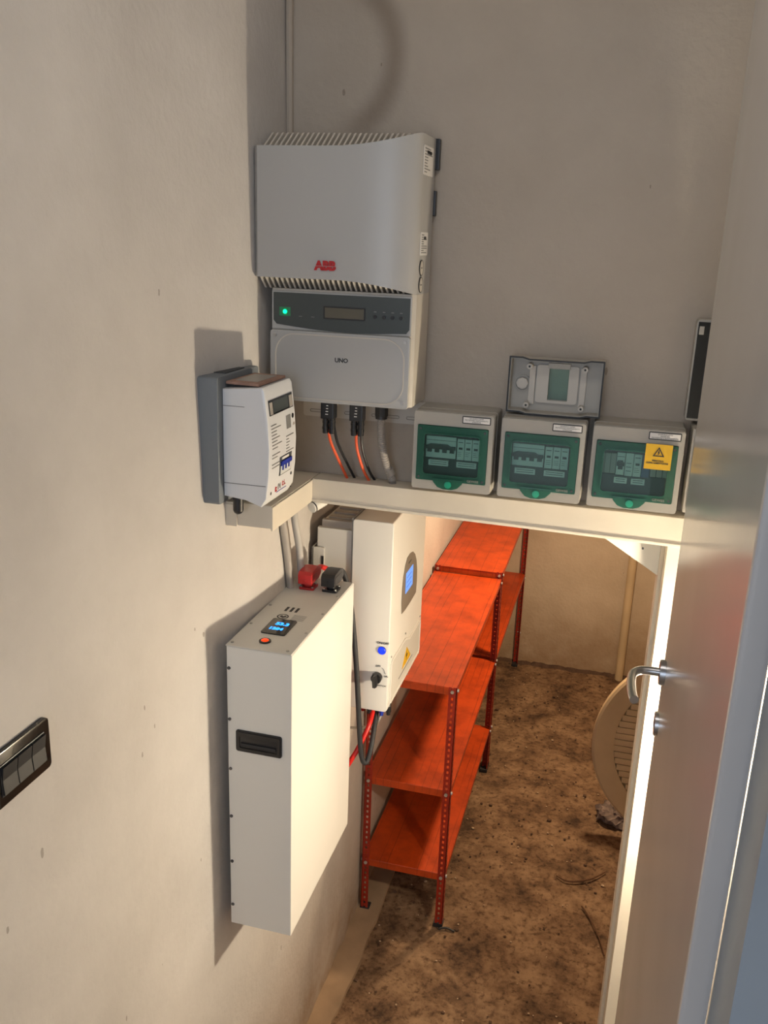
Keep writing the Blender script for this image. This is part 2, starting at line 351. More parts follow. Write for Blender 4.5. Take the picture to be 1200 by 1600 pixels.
# ================================================================ STRUCTURE
def wx(y, z):   # the old left wall leans back a little
    if y > 0: return 0.0 if z < 1.98 else -0.011*max(0, z-2.05)
    k = min(1, -y/0.35)
    return 0.07*max(y, -0.6) * min(1, -y/0.4) - (1-k)*0.011*max(0, z-2.05) - k*0.03*max(0.0, z-1.75)
def left_wall():
    b = bmesh.new(); ys = [-4.2, -2.4, -1.6, -1.3, -1.0, -0.8, -0.6, -0.5, -0.4, -0.3, -0.2, -0.1, 0.0] + [0.12*i for i in range(1, 29)]
    zs = [-0.05, 0.0, 0.04, 0.1, 0.2] + [0.3+0.2*i for i in range(17)]
    g = []
    for y in ys:
        row = []
        for z in zs:
            k = 0.012*noise.noise(Vector((y*9, z*22, 3.1))) if z < 0.15 else 0.002*noise.noise(Vector((y*3, z*3, 1)))
            row.append(b.verts.new((wx(y, z)+k, y, z)))
        g.append(row)
    for i in range(len(ys)-1):
        for j in range(len(zs)-1): b.faces.new((g[i][j], g[i+1][j], g[i+1][j+1], g[i][j+1]))
    bmesh.ops.recalc_face_normals(b, faces=b.faces[:])
    geo = bmesh.ops.solidify(b, geom=b.faces[:], thickness=-0.12)
    mb = MB(); mb.merge(b); o = mb.obj('wall_left', M['wall'], smooth=True)
    # make sure the visible side is the one at x ~ 0
    xs = [v.co.x for v in o.data.vertices]
    if max(xs) > 0.06:
        for v in o.data.vertices: v.co.x = v.co.x - 0.12 
    return struct(o)
left_wall()
# upper back wall above the low opening
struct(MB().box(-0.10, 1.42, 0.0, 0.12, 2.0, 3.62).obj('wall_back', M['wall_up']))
# right wall of the stairwell
struct(MB().box(1.30, 1.42, -4.2, 0.0, -0.05, 3.62).obj('wall_right', M['wall']))
# wall beside the post, right of the low opening
struct(MB().box(1.03, 1.42, 0.0, 0.12, 0.0, 2.0).obj('wall_pier', M['wall']))
# doorway wall near the photographer
struct(MB().prism([(0.992, 0.87), (1.30, 0.87), (1.30, 3.62), (-0.08, 3.62), (-0.08, 3.12), (0.992, 3.12)], 'y', -1.40, -1.306).obj('wall_front', M['jamb']))
struct(MB().box(-0.2, 1.42, -4.2, 0.12, 3.62, 3.72).obj('ceiling', M['wall']))
# inner low room
struct(MB().box(-0.1, 2.0, 3.31, 3.43, -0.05, 2.4).obj('wall_inner_back', M['wall_in']))
struct(MB().box(1.90, 2.0, 0.12, 3.31, -0.05, 2.4).obj('wall_inner_right', M['wall_in']))
struct(MB().box(1.42, 2.0, 0.0, 0.12, -0.05, 2.4).obj('wall_inner_front', M['wall_in']))
struct(MB().box(-0.1, 2.0, 0.12, 3.43, 2.28, 2.4).obj('ceiling_inner', M['wall_in']))
# floors
b = bmesh.new()
nx, ny = 50, 110
gr = [[b.verts.new((-0.1+2.1*i/nx, -1.5+4.85*j/ny, 0.006*noise.noise(Vector((i*.5, j*.5, 0))) + 0.004*noise.noise(Vector((i*1.7, j*1.7, 5))) - 0.002)) for j in range(ny+1)] for i in range(nx+1)]
for i in range(nx):
    for j in range(ny): b.faces.new((gr[i][j], gr[i+1][j], gr[i+1][j+1], gr[i][j+1]))
mb = MB(); mb.merge(b); struct(mb.obj('floor', M['floor'], smooth=True))
struct(MB().prism([(-4.2, 0.75), (-1.36, 0.75), (-1.36, -0.05), (-1.25, -0.05), (-1.25, 0.87), (-4.2, 0.87)], 'x', -0.1, 1.30).obj('floor_landing', M['landing']))
# smooth screed strip along the foot of the left wall, with a ragged edge
b = bmesh.new(); up_, lo = [], []
for j in range(60):
    y = -0.6 + j*0.075
    xe = 0.075 + 0.018*math.sin(y*2.1) + 0.014*noise.noise(Vector((y*7, 0, 0)))
    up_.append((b.verts.new((-0.05, y, 0.014)), b.verts.new((xe, y, 0.012+0.003*noise.noise(Vector((y*5, 1, 0)))))))
    lo.append(b.verts.new((xe+0.003, y, -0.012)))
for j in range(59):
    b.faces.new((up_[j][0], up_[j][1], up_[j+1][1], up_[j+1][0])); b.faces.new((up_[j][1], lo[j], lo[j+1], up_[j+1][1]))
bmesh.ops.recalc_face_normals(b, faces=b.faces[:])
mb = MB(); mb.merge(b); struct(mb.obj('trim_1', M['strip']))
# filler bead in the upper corner
struct(MB().tube([(wx(0, 2.9)+0.004, -0.004, 3.6), (wx(0, 2.9)+0.006, -0.006, 3.2), (wx(0, 2.9)+0.007, -0.004, 2.9), (wx(0, 2.9)+0.010, -0.002, 2.3)], 0.009, 8).obj('trim_2', M['wall_up'], smooth=True))

# ragged dark dirt line at the foot of the inner back wall
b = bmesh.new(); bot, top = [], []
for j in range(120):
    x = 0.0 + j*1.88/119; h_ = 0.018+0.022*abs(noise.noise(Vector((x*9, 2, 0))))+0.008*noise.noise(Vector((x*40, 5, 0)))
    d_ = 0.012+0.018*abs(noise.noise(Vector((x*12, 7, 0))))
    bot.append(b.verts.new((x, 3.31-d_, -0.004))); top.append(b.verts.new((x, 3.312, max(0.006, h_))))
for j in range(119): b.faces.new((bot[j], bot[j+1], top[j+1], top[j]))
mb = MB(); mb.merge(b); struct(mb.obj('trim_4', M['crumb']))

# ---- door frame of the low opening: white post and sloping board above it
po = thing('door_post', 'ivory painted post standing at the right side of the low opening', 'post', (1.0, 0, 0))
MB().box(0.966, 1.035, -0.055, 0.12, 0.0, 1.985, bev=0.002).obj('post_body', M['white_paint'], po)
MB().box(0.957, 0.966, 0.02, 0.10, 0.0, 1.975, bev=0.0015).obj('stop_strip', M['white_paint'], po)
gb = MB(); gb.prism([(0.764, 1.985), (0.957, 1.869), (0.957, 1.985)], 'y', 0.04, 0.062, bev=0.001)
g0 = gb.obj('gusset_board', M['board']); tag(g0, 'white triangular board in the upper right corner of the low opening', 'board')
MB().cyl((0.915, 0.037, 1.936), 'y', 0.0025, 0.006, 8).obj('screw', M['dscrew'], g0)

# ---- cable trunking: horizontal above the opening and the short one on the left wall
tk = thing('cable_trunking', 'ivory cable trunking running across the wall under the three green-windowed boxes', 'trunking', (0.5, -0.03, 2.0))
b = bmesh.new()
MBt = MB()
x0, x1 = 0.088, 1.29
def hz(x): return 1.994 - 0.014*(x-0.085)
pts = [(x0, hz(x0)), (x1, hz(x1)), (x1, 2.052), (x0, 2.056)]
MBt.prism(pts, 'y', -0.070, -0.004, bev=0.0015); MBt.obj('trunk_body', M['white_paint'], tk)
MB().prism([(x0, hz(x0)+0.004), (x1, hz(x1)+0.004), (x1, hz(x1)+0.0085), (x0, hz(x0)+0.0085)], 'y', -0.0725, -0.068, bev=0.001).obj('cover_lip', M['white_paint'], tk)
t2 = thing('corner_trunking', 'short ivory trunking on the left wall under the white meter', 'trunking', (0.04, -0.2, 2.0))
MB().box(-0.03, 0.084, -0.335, -0.004, 2.000, 2.055, bev=0.0015).obj('trunk_body', M['white_paint'], t2)
MB().box(0.0835, 0.088, -0.338, -0.069, 1.996, 2.052, bev=0.001).obj('trunk_cover', M['white_paint'], t2)
MB().box(-0.034, 0.0, -0.339, -0.32, 1.998, 2.05, bev=0.001).obj('end_clip', M['white_paint'], t2)
MB().cyl((0.062, -0.16, 2.056), 'z', 0.0025, 0.003, 8).obj('screw', M['dscrew'], t2)

# ================================================================ BIG STRING INVERTER (upper left)
uno = thing('solar_inverter', 'large grey wall inverter with finned top and red lettering, high on the back wall', 'inverter', (0.17, -0.02, 2.27))
plan = [(-0.022, -0.10), (-0.023, -0.150), (-0.020, -0.175), (-0.008, -0.189), (0.02, -0.193), (0.08, -0.193), (0.14, -0.192), (0.19, -0.190), (0.23, -0.189), (0.265, -0.187), (0.295, -0.183), (0.32, -0.177), (0.339, -0.169), (0.350, -0.160), (0.3555, -0.148), (0.357, -0.13), (0.357, -0.02)]
def zt(x): return 2.832 + (0.030*max(0, (x-0.14)/0.21)**2.2 if x > 0.14 else 0)
def zb(x): return 2.553 - (0.024*max(0, (x-0.17)/0.18)**2.0 if x > 0.17 else 0)
b = bmesh.new()
def shell(off):
    rows = []
    for i, (x, y) in enumerate(plan):
        t = Vector(plan[min(i+1, len(plan)-1)]) - Vector(plan[max(i-1, 0)]); t.normalize(); nrm = Vector((-t.y, t.x))
        X, Y = x+nrm.x*off, y+nrm.y*off
        rows.append([b.verts.new((X, Y, zb(x)+(zt(x)-zb(x))*k/8)) for k in range(9)])
    return rows
A, B = shell(0), shell(0.004)
for S in (A, B):
    for i in range(len(plan)-1):
        for k in range(8): b.faces.new((S[i][k], S[i+1][k], S[i+1][k+1], S[i][k+1]))
for i in range(len(plan)-1):
    for k in (0, 8): b.faces.new((A[i][k], B[i][k], B[i+1][k], A[i+1][k]))
for i in (0, len(plan)-1):
    for k in range(8): b.faces.new((A[i][k], A[i][k+1], B[i][k+1], B[i][k]))
bmesh.ops.recalc_face_normals(b, faces=b.faces[:])
mb = MB(); mb.merge(b); cover = mb.obj('front_cover', M['uno'], uno, smooth=True)
text('ABB', (0.1555, -0.1930, 2.582), 0.0265, '-y', M['red_ink'], uno, 'logo', ext=0.0012, bold=0.0016, sx=1.0)
MB().box(0.127, 0.184, -0.1945, -0.1941, 2.5815, 2.5822).obj('logo_gap', M['uno'], uno)
# heat sink: back plate and fins
MB().box(-0.018, 0.349, -0.085, -0.02, 2.540, 2.868, bev=0.003).obj('back_plate', M['uno_side'], uno)
n_f = 28
fin_me = None
for i in range(n_f):
    x = -0.006 + i*(0.333/(n_f-1))
    zl = min(zt(x)-0.004, 2.86)
    # sloping top and bottom edges that fill the gaps behind the cover
    lim = -0.178 if x < 0.27 else -0.178 + (x-0.27)*0.25
    o = MB().prism([(lim, zl-0.010), (-0.10, 2.868), (-0.085, 2.868), (-0.085, 2.525), (-0.145, 2.527), (lim, zb(x)+0.002)], 'x', x-0.0023, x+0.0023).obj('fin', M['fin'], uno)
MB().box(0.012, 0.345, -0.085, -0.02, 2.52, 2.545).obj('fin_bed', M['fin'], uno)
# lower body
MB().prism([(0.015, -0.156), (0.347, -0.156), (0.357, -0.146), (0.357, -0.02), (0.015, -0.02)], 'z', 2.272, 2.528, bev=0.002).obj('lower_case', M['uno_side'], uno, smooth=True)
# display strip: straight top, bowed bottom
pts = [(0.020, 2.519), (0.020, 2.456), (0.028, 2.447)]
for k in range(1, 12):
    t = k/12; pts.append((0.028+0.31*t, 2.447 - 0.011*math.sin(math.pi*t*0.9) - 0.006*t*t*0.3))
pts += [(0.340, 2.441), (0.347, 2.450), (0.347, 2.519)]
MB().prism([(0.016, 2.436), (0.350, 2.436), (0.350, 2.523), (0.016, 2.523)], 'y', -0.161, -0.150, bev=0.001).obj('display_frame', M['uno'], uno)
dp = MB().prism(pts, 'y', -0.1625, -0.158).obj('display_panel', M['panel_grey'], uno)
MB().ring(rrect(0.143, 0.243, 2.464, 2.493, 0.002, 2), rrect(0.146, 0.240, 2.467, 2.490, 0.001, 2), 'y', -0.1640, -0.1615).obj('bezel', M['black'], dp)
MB().box(0.146, 0.240, -0.1630, -0.1615, 2.467, 2.490).obj('lcd', M['lcd_off'], dp)
MB().box(0.035, 0.062, -0.1630, -0.1615, 2.466, 2.486).obj('led_window', M['led_glow'], dp)
relabel(MB().sphere((0.049, -0.164, 2.476), 0.0052, (1, .5, 1), 12).obj('led', M['led_green'], dp, smooth=True), 'lit green status light')
for x in (0.266, 0.287, 0.307, 0.327):
    MB().cyl((x, -0.1640, 2.475), 'y', 0.0042, 0.003, 14).obj('button', M['black'], dp)
    MB().box(x-0.003, x+0.003, -0.1632, -0.162, 2.485, 2.487).obj('button_mark', M['grey_ink'], dp)
for x in (0.087, 0.117): MB().box(x-0.004, x+0.004, -0.1632, -0.162, 2.466, 2.4675).obj('button_mark', M['grey_ink'], dp)
# lower cover with raised rim
lc = MB().prism(rrect(0.014, 0.351, 2.270, 2.434, 0.006, 3), 'y', -0.168, -0.155, bev=0.002).obj('lower_cover', M['uno'], uno, smooth=True)
MB().ring(rrect(0.026, 0.340, 2.277, 2.428, 0.048, 8), rrect(0.0285, 0.3375, 2.2795, 2.4255, 0.0455, 8), 'y', -0.1700, -0.1675).obj('rim', M['uno_side'], lc, smooth=True)
for x, z in ((0.026, 2.422), (0.340, 2.422), (0.340, 2.283), (0.026, 2.283)):
    MB().cyl((x, -0.169, z), 'y', 0.0040, 0.003, 12).obj('screw', M['screw'], lc)
text('UNO', (0.190, -0.1685, 2.372), 0.0140, '-y', M['ink'], uno, 'lettering', bold=0.0004)
# side labels and plugs
for (y0, y1, z0, z1) in ((-0.137, -0.042, 2.782, 2.842), (-0.134, -0.062, 2.612, 2.662)):
    lb = MB().prism(rrect(y0, y1, z0, z1, 0.004, 3), 'x', 0.3568, 0.3578).obj('side_label', M['label'], uno)
    n = 9
    for k in range(n):
        z = z1-0.006-(z1-z0-0.012)*k/(n-1); a = y0+0.008; e = a + (y1-y0-0.016)*random.choice((0.4, 0.9, 0.7, 0.95, 0.3))
        MB().box(0.3577, 0.3582, a, e, z-0.0010, z+0.0010).obj('print_line', M['grey_ink'], lb)
    MB().box(0.3577, 0.3582, y0+0.03, y1-0.02, z1-0.016, z1-0.009).obj('barcode', M['ink'], lb)
for z in (2.585, 2.548):
    p = MB().cyl((0.3575, -0.118, z), 'x', 0.0165, 0.003, 24).obj('round_plug', M['uno_side'], uno, smooth=True)
    MB().ring([(-0.118+0.0172*math.cos(t*.2618), z+0.0172*math.sin(t*.2618)) for t in range(24)], [(-0.118+0.0158*math.cos(t*.2618), z+0.0158*math.sin(t*.2618)) for t in range(24)], 'x', 0.3565, 0.3593).obj('plug_ring', M['ink'], p)
    MB().box(0.3588, 0.3595, -0.124, -0.112, z-0.0010, z+0.0010).obj('slot', M['ink'], p)
MB().box(0.340, 0.366, -0.02, -0.002, 2.80, 2.866, bev=0.002).obj('wall_bracket', M['black'], uno)
MB().box(0.345, 0.362, -0.02, -0.002, 2.70, 2.755, bev=0.002).obj('wall_bracket', M['black'], uno)
# perforated rail under the inverter
rl = thing('mounting_rail', 'grey slotted metal rail on the back wall below the large inverter', 'rail', (0.2, 0, 2.2))
MB().prism(rrect(0.040, 0.360, 2.205, 2.262, 0.006, 3), 'y', -0.008, -0.001).obj('rail_plate', M['uno_side'], rl)
for x in (0.058, 0.150, 0.166, 0.222, 0.262, 0.312):
    MB().ring(rrect(x, x+0.032, 2.216, 2.224, 0.0038, 4), rrect(x+0.001, x+0.031, 2.2172, 2.2228, 0.0026, 4), 'y', -0.0092, -0.0078).obj('slot', M['taupe'], rl)
# connectors, cables, conduit
for i, (x, cs) in enumerate(((0.140, ((0.136, -0.1, 2.205), (0.142, -0.09, 2.16), (0.156, -0.055, 2.10), (0.168, -0.028, 2.054))), (0.213, ((0.209, -0.1, 2.200), (0.210, -0.09, 2.15), (0.217, -0.055, 2.09), (0.226, -0.028, 2.054))))):
    side = ('left', 'right')[i]
    c = thing('cable_connector', f'black plug connector under the large inverter, the {side} of two', 'connector', (x, -0.1, 2.2), 'plug connectors under the inverter')
    MB().box(x-0.0165, x+0.0165, -0.118, -0.088, 2.222, 2.273, bev=0.003).obj('socket', M['black'], c)
    for dx in (-0.008, 0.009):
        MB().cyl((x+dx, -0.103, 2.207), 'z', 0.0078, 0.045, 14, bev=0.001).cyl((x+dx, -0.103, 2.198), 'z', 0.0086, 0.006, 14).cyl((x+dx, -0.103, 2.213), 'z', 0.0086, 0.005, 14).obj('plug', M['black'], c, smooth=True)
    for k in range(4): MB().box(x-0.004+0.0008*k, x+0.003, -0.1186, -0.1178, 2.233+0.007*k, 2.235+0.007*k).obj('print_mark', M['label'], c)
    oc = MB().tube([(p[0], p[1], p[2]) for p in cs], 0.0036, 10).obj('power_cable', M['orange_cable'], None, smooth=True)
    tag(oc, f'orange cable dropping from the {side} black connector into the trunking', 'cable', 'cables under the large inverter')
    bc = MB().tube([(p[0]+0.017-0.004*i, p[1]+0.004*k, p[2]-0.002) for k, p in enumerate(cs)], 0.0034, 10).obj('power_cable', M['black'], None, smooth=True)
    tag(bc, f'thin black cable dropping from the {side} black connector into the trunking', 'cable', 'cables under the large inverter')
cf = thing('flexible_conduit', 'ribbed grey flexible conduit from the large inverter down to the trunking', 'conduit', (0.27, -0.08, 2.1))
MB().cyl((0.272, -0.10, 2.256), 'z', 0.0165, 0.036, 8).cyl((0.272, -0.10, 2.238), 'z', 0.0145, 0.014, 16).obj('gland', M['black'], cf)
MB().tube([(0.272, -0.10, 2.236), (0.270, -0.09, 2.20), (0.270, -0.075, 2.16), (0.276, -0.055, 2.11), (0.287, -0.036, 2.07), (0.290, -0.034, 2.053)], 0.0092, 14, smooth=16, ribs=0.09).obj('sheath', M['sheath'], cf, smooth=True)
MB().cyl((0.284, -0.043, 2.088), (0.3, 0.4, -1), 0.0112, 0.018, 14).obj('coupling', M['sheath'], cf, smooth=True)

# ================================================================ METER on the left wall
mt = thing('electricity_meter', 'white electricity meter on a grey backplate on the left wall', 'meter', (-0.04, -0.3, 2.08))
MB().prism(rrect(-0.425, -0.200, 2.072, 2.352, 0.008, 3), 'x', -0.055, -0.002, bev=0.004).obj('backplate', M['meter_back'], mt, smooth=True)
MB().box(-0.04, -0.012, -0.36, -0.26, 2.351, 2.354).obj('backplate_slot', M['box_in'], mt)
prof = [(-0.002, 2.088), (0.050, 2.082), (0.086, 2.070), (0.099, 2.090), (0.105, 2.14), (0.107, 2.20), (0.103, 2.26), (0.095, 2.326), (0.090, 2.334), (-0.002, 2.326)]
MB().prism([(x, z) for x, z in prof], 'y', -0.402, -0.236, bev=0.008, seg=4).obj('meter_body', M['meter'], mt, smooth=True)
MB().box(0.0, 0.098, -0.4028, -0.40, 2.1185, 2.1200).box(0.0, 0.05, -0.4028, -0.40, 2.2900, 2.2912).obj('seam', M['grey_ink'], mt)
def mx(z):  # x of the bowed front at height z
    f = prof[3:8]
    for (xa, za), (xb, zb_) in zip(f, f[1:]):
        if za <= z <= zb_: return xa + (xb-xa)*(z-za)/(zb_-za)
    return 0.1
def mplate(y0, y1, z0, z1, d, name, m, par=mt):
    b = bmesh.new(); vs_ = []
    for (y, z) in ((y0, z0), (y1, z0), (y1, z1), (y0, z1)): vs_.append((y, z))
    f = [b.verts.new((mx(z)+d, y, z)) for y, z in vs_]; k = [b.verts.new((mx(z)-0.002, y, z)) for y, z in vs_]
    b.faces.new(f); b.faces.new(k[::-1])
    for i in range(4): b.faces.new((f[i], k[i], k[(i+1) % 4], f[(i+1) % 4]))
    bmesh.ops.recalc_face_normals(b, faces=b.faces[:]); q = MB(); q.merge(b); return q.obj(name, m, par)
dw = mplate(-0.388, -0.250, 2.272, 2.305, 0.0012, 'display_window', M['gloss_black'])
mplate(-0.366, -0.278, 2.276, 2.301, 0.0020, 'lcd', M['panel_grey'], dw)
for y0, y1 in ((-0.386, -0.370), (-0.272, -0.254)): mplate(y0, y1, 2.274, 2.300, 0.0022, 'window_end', M['sheath'], dw)
mplate(-0.296, -0.270, 2.228, 2.258, 0.0009, 'code_patch', M['grey_ink'])
for k in range(14):
    if k in (8, 11): continue
    y0 = -0.385; ln = random.choice((0.03, 0.045, 0.06, 0.055)); z = 2.250 - k*0.0072
    mplate(y0, y0+ln, z-0.0009, z+0.0009, 0.0008, 'print_line', M['grey_ink'])
for k in range(6):
    z = 2.212 - k*0.007; mplate(-0.302, -0.302+random.choice((0.015, 0.045, 0.02)), z-0.0009, z+0.0009, 0.0008, 'print_line', M['grey_ink'])
MB().cyl((0.1035, -0.256, 2.252), 'x', 0.0055, 0.003, 14).obj('optical_port', M['black'], mt)
MB().cyl((0.1035, -0.250, 2.230), 'x', 0.007, 0.003, 14).obj('push_button', M['sheath'], mt, smooth=True)
bw = mplate(-0.340, -0.268, 2.129, 2.172, 0.0010, 'breaker_window', M['box_in'])
mplate(-0.334, -0.272, 2.131, 2.150, 0.0018, 'breaker_base', M['module'], bw)
mplate(-0.334, -0.272, 2.151, 2.161, 0.0040, 'breaker_lever', M['blue'], bw)
for y in (-0.326, -0.308, -0.290): mplate(y, y+0.006, 2.140, 2.152, 0.0032, 'lever_leg', M['blue'], bw)
mplate(-0.330, -0.290, 2.165, 2.170, 0.0025, 'breaker_label', M['label'], bw)
text('E', (0.1008, -0.350, 2.103), 0.0225, '+x', M['red_ink'], mt, 'logo', bold=0.0010)
text('N', (0.1012, -0.331, 2.105), 0.0225, '+x', M['grey_ink'], mt, 'logo', bold=0.0010)
text('EL', (0.1014, -0.304, 2.107), 0.0225, '+x', M['red_ink'], mt, 'logo', bold=0.0)
mplate(-0.345, -0.285, 2.0915, 2.0930, 0.0008, 'print_line', M['blue'])
for y in (-0.378, -0.262): MB().cyl((0.0985 if y < -.3 else 0.1015, y, 2.098 if y < -.3 else 2.118), 'x', 0.0038, 0.004, 12).obj('cover_screw', M['dscrew'], mt)
MB().cyl((0.0955, -0.3965, 2.272), 'x', 0.0035, 0.006, 10).obj('seal_hook', M['grey_ink'], mt)
MB().cyl((0.025, -0.385, 2.070), 'z', 0.012, 0.030, 14).sphere((0.025, -0.385, 2.056), 0.012).obj('cable_gland', M['black'], mt, smooth=True)
pk = thing('paper_packet', 'thin brown packet lying on top of the white meter', 'packet', (0.03, -0.32, 2.33))
MB().prism([(0.0, -0.385), (0.078, -0.392), (0.082, -0.245), (0.004, -0.240)], 'z', 2.3345, 2.3405, bev=0.001).obj('packet_body', M['cardboard'], pk)
MB().prism([(0.012, -0.365), (0.066, -0.37), (0.069, -0.265), (0.015, -0.262)], 'z', 2.3405, 2.3413).obj('packet_window', M['sheath'], pk)

# ================================================================ THREE DISTRIBUTION BOXES
def breaker4(x, z0, z1, yf, par, n=4):
    w_ = 0.0182*n
    br = MB().box(x, x+w_, yf, -0.03, z0, z1, bev=0.001).obj('breaker', M['module'], par)
    MB().box(x+0.001, x+w_-0.001, yf-0.0006, yf+0.001, z1-0.010, z1-0.0088).obj('print_line', M['grey_ink'], br)
    zc = z0 + (z1-z0)*0.50
    MB().prism([(x+0.001, zc+0.004), (x+w_*.16, zc+0.008), (x+w_*.72, zc+0.008), (x+w_*.82, zc+0.004), (x+w_-0.001, zc+0.004), (x+w_-0.001, zc-0.004), (x+0.001, zc-0.004)], 'y', yf-0.008, yf, bev=0.001).obj('toggle_bar', M['black'], br)
    for k in range(n): MB().box(x+0.004+0.0182*k, x+0.0145+0.0182*k, yf-0.005, yf, zc-0.012, zc-0.003).obj('toggle', M['black'], br)
    return br
def spd(x, z0, z1, yf, par):
    md = MB().box(x+0.0004, x+0.0176, yf, -0.03, z0, z1, bev=0.0008).obj('surge_module', M['module'], par)
    zc = (z0+z1)/2
    MB().box(x+0.0045, x+0.0135, yf-0.001, yf, zc, zc+0.005).obj('status_flag', M['ink'], md)
    for k in range(3): MB().box(x+0.003, x+0.003+random.choice((0.008, 0.011)), yf-0.0005, yf, zc-0.007-0.0045*k, zc-0.006-0.0045*k).obj('print_line', M['grey_ink'], md)
    MB().box(x+0.003, x+0.014, yf-0.0005, yf, z1-0.009, z1-0.0075).obj('print_line', M['ink'], md)
def db_box(x0, x1, kind, label, lines):
    c = thing('distribution_box', label, 'electrical box', ((x0+x1)/2, 0, 2.07), 'distribution boxes above the trunking')
    z0, z1 = 2.073, 2.262; yf = -0.118; W = x1-x0
    ax0, ax1, az0, az1 = x0+0.010, x1-0.012, 2.096, 2.230     # aperture
    MB().ring(rrect(x0-0.001, x1+0.001, z0, z1+0.001, 0.007, 4), rrect(x0+0.006, x1-0.006, z0+0.006, z1-0.006, 0.005, 4), 'y', -0.072, -0.001).obj('rear_case', M['box'], c, smooth=True)
    MB().ring(rrect(x0, x1, z0, z1, 0.006, 4), rrect(x0+0.0025, x1-0.0025, z0+0.0025, z1-0.0025, 0.005, 4), 'y', -0.110, -0.072).ring(rrect(x0+0.001, x1-0.001, z0+0.001, z1-0.001, 0.006, 4), rrect(ax0, ax1, az0, az1, 0.003, 4), 'y', yf, -0.108).obj('front_case', M['box'], c, smooth=True)
    MB().box(x0+0.006, x1-0.006, -0.030, -0.002, z0+0.006, z1-0.006).obj('back_panel', M['box_in'], c)
    ym = -0.098
    MB().ring(rrect(x0+0.004, x1-0.004, z0+0.004, z1-0.004, 0.003, 4), rrect(x0+0.030, x1-0.030, 2.146, 2.200, 0.002, 4), 'y', ym+0.008, ym+0.010).obj('inner_mask', M['box_in'], c)
    if kind < 2:
        breaker4(x0+0.028, 2.148, 2.200, ym, c)
        for k in range(3): spd(x0+0.103+0.0182*k, 2.147, 2.198, ym, c)
        sl = ((0.036, 0.084), (0.104, 0.152))
    else:
        breaker4(x0+0.058, 2.148, 2.200, ym, c, 1)
        md = MB().box(x0+0.0775, x0+0.095, ym, -0.03, 2.147, 2.200, bev=0.0008).obj('module', M['module'], c)
        for k in range(3): MB().box(x0+0.080, x0+0.091, ym-0.0006, ym, 2.158+0.009*k, 2.1595+0.009*k).obj('print_line', M['grey_ink'], md)
        spd(x0+0.0955, 2.147, 2.199, ym, c)
        MB().box(x0+0.1145, x0+0.1315, ym, -0.03, 2.147, 2.199, bev=0.0008).obj('blue_module', M['module_blue'], c)
        for x in [x0+0.020+0.0125*k for k in range(3)] + [x0+0.134+0.0135*k for k in range(3)]:
            MB().box(x, x+0.0118, ym, ym+0.01, 2.150, 2.196, bev=0.0008).obj('blanking_plate', M['sheath'], c)
        sl = ((0.056, 0.085), (0.094, 0.124))
    for a, e in sl:
        s_ = MB().box(x0+a, x0+e, ym-0.002, ym+0.009, 2.129, 2.1425).obj('module_label', M['label'], c)
        for zz in (2.133, 2.138): MB().box(x0+a+0.004, x0+e-0.004, ym-0.0026, ym-0.0018, zz, zz+0.0016).obj('print_line', M['grey_ink'], s_)
    # green transparent door
    d = MB().ring(rrect(ax0+0.001, ax1-0.001, az0+0.001, az1-0.001, 0.003, 5), rrect(ax0+0.017, ax1-0.017, az0+0.016, az1-0.018, 0.009, 5), 'y', yf-0.004, yf+0.002).obj('green_door', M['green'], c)
    MB().ring(rrect(ax0+0.016, ax1-0.016, az0+0.015, az1-0.017, 0.010, 5), rrect(ax0+0.0185, ax1-0.0185, az0+0.0175, az1-0.0195, 0.008, 5), 'y', yf-0.0095, yf-0.0035).obj('window_rim', M['green'], d)
    MB().prism(rrect(ax0+0.018, ax1-0.018, az0+0.017, az1-0.019, 0.008, 5), 'y', yf-0.0085, yf-0.007).obj('window_pane', M['green_win'], d)
    xc = x0 + W*0.51 - 0.008
    tab = [(xc-0.037, az0+0.008), (xc-0.035, az0-0.001), (xc-0.024, az0-0.013), (xc-0.010, az0-0.0175), (xc+0.010, az0-0.0175), (xc+0.024, az0-0.013), (xc+0.035, az0-0.001), (xc+0.037, az0+0.008)]
    lt = MB().prism(tab, 'y', yf-0.008, yf-0.0045, bev=0.0008).obj('latch_tab', M['green'], d)
    relabel(MB().cyl((xc+0.002, yf-0.011, az0-0.005), 'y', 0.0085, 0.006, 20, bev=0.0015).obj('latch_knob', M['green_knob'], d, smooth=True), 'bright green round latch')
    for x, z in ((ax0+0.008, az1-0.009), (ax1-0.008, az1-0.009), (ax0+0.008, az0+0.008), (ax1-0.008, az0+0.008)):
        MB().cyl((x, yf-0.0045, z), 'y', 0.0030, 0.002, 10).obj('screw', M['box_in'], d)
    text('GEWISS', (ax1-0.030, yf-0.0047, az0+0.0072), 0.0080, '-y', M['sheath'], d, 'lettering')
    # name label with black border
    lx0, lx1, lz0, lz1 = x0+W*0.605, x0+W*0.955, 2.240, 2.2575
    lb = MB().prism(rrect(lx0, lx1, lz0, lz1, 0.002, 3), 'y', yf-0.0012, yf+0.001).obj('label_border', M['ink'], c)
    MB().box(lx0+0.0022, lx1-0.0022, yf-0.0018, yf-0.0010, lz0+0.0022, lz1-0.0022).obj('label_face', M['label'], lb)
    for k, ln in enumerate(lines):
        sz = 0.0044; wid = len(ln)*sz*0.66; sx = min(1, (lx1-lx0-0.006)/wid)
        text(ln, ((lx0+lx1)/2, yf-0.0019, lz1-0.0048-0.0042*k), sz, '-y', M['ink'], lb, 'lettering', ext=0.0001, sx=sx)
    return c
T3 = ('QUADRO CAMPI', 'PROTEZIONE E SEZIONAMENTO', 'STRINGHE')
db_box(0.357, 0.548, 0, 'grey electrical box with green window, left of three, next to the large inverter', T3)
db_box(0.564, 0.756, 1, 'grey electrical box with green window, middle of three, under the open box lid', T3)
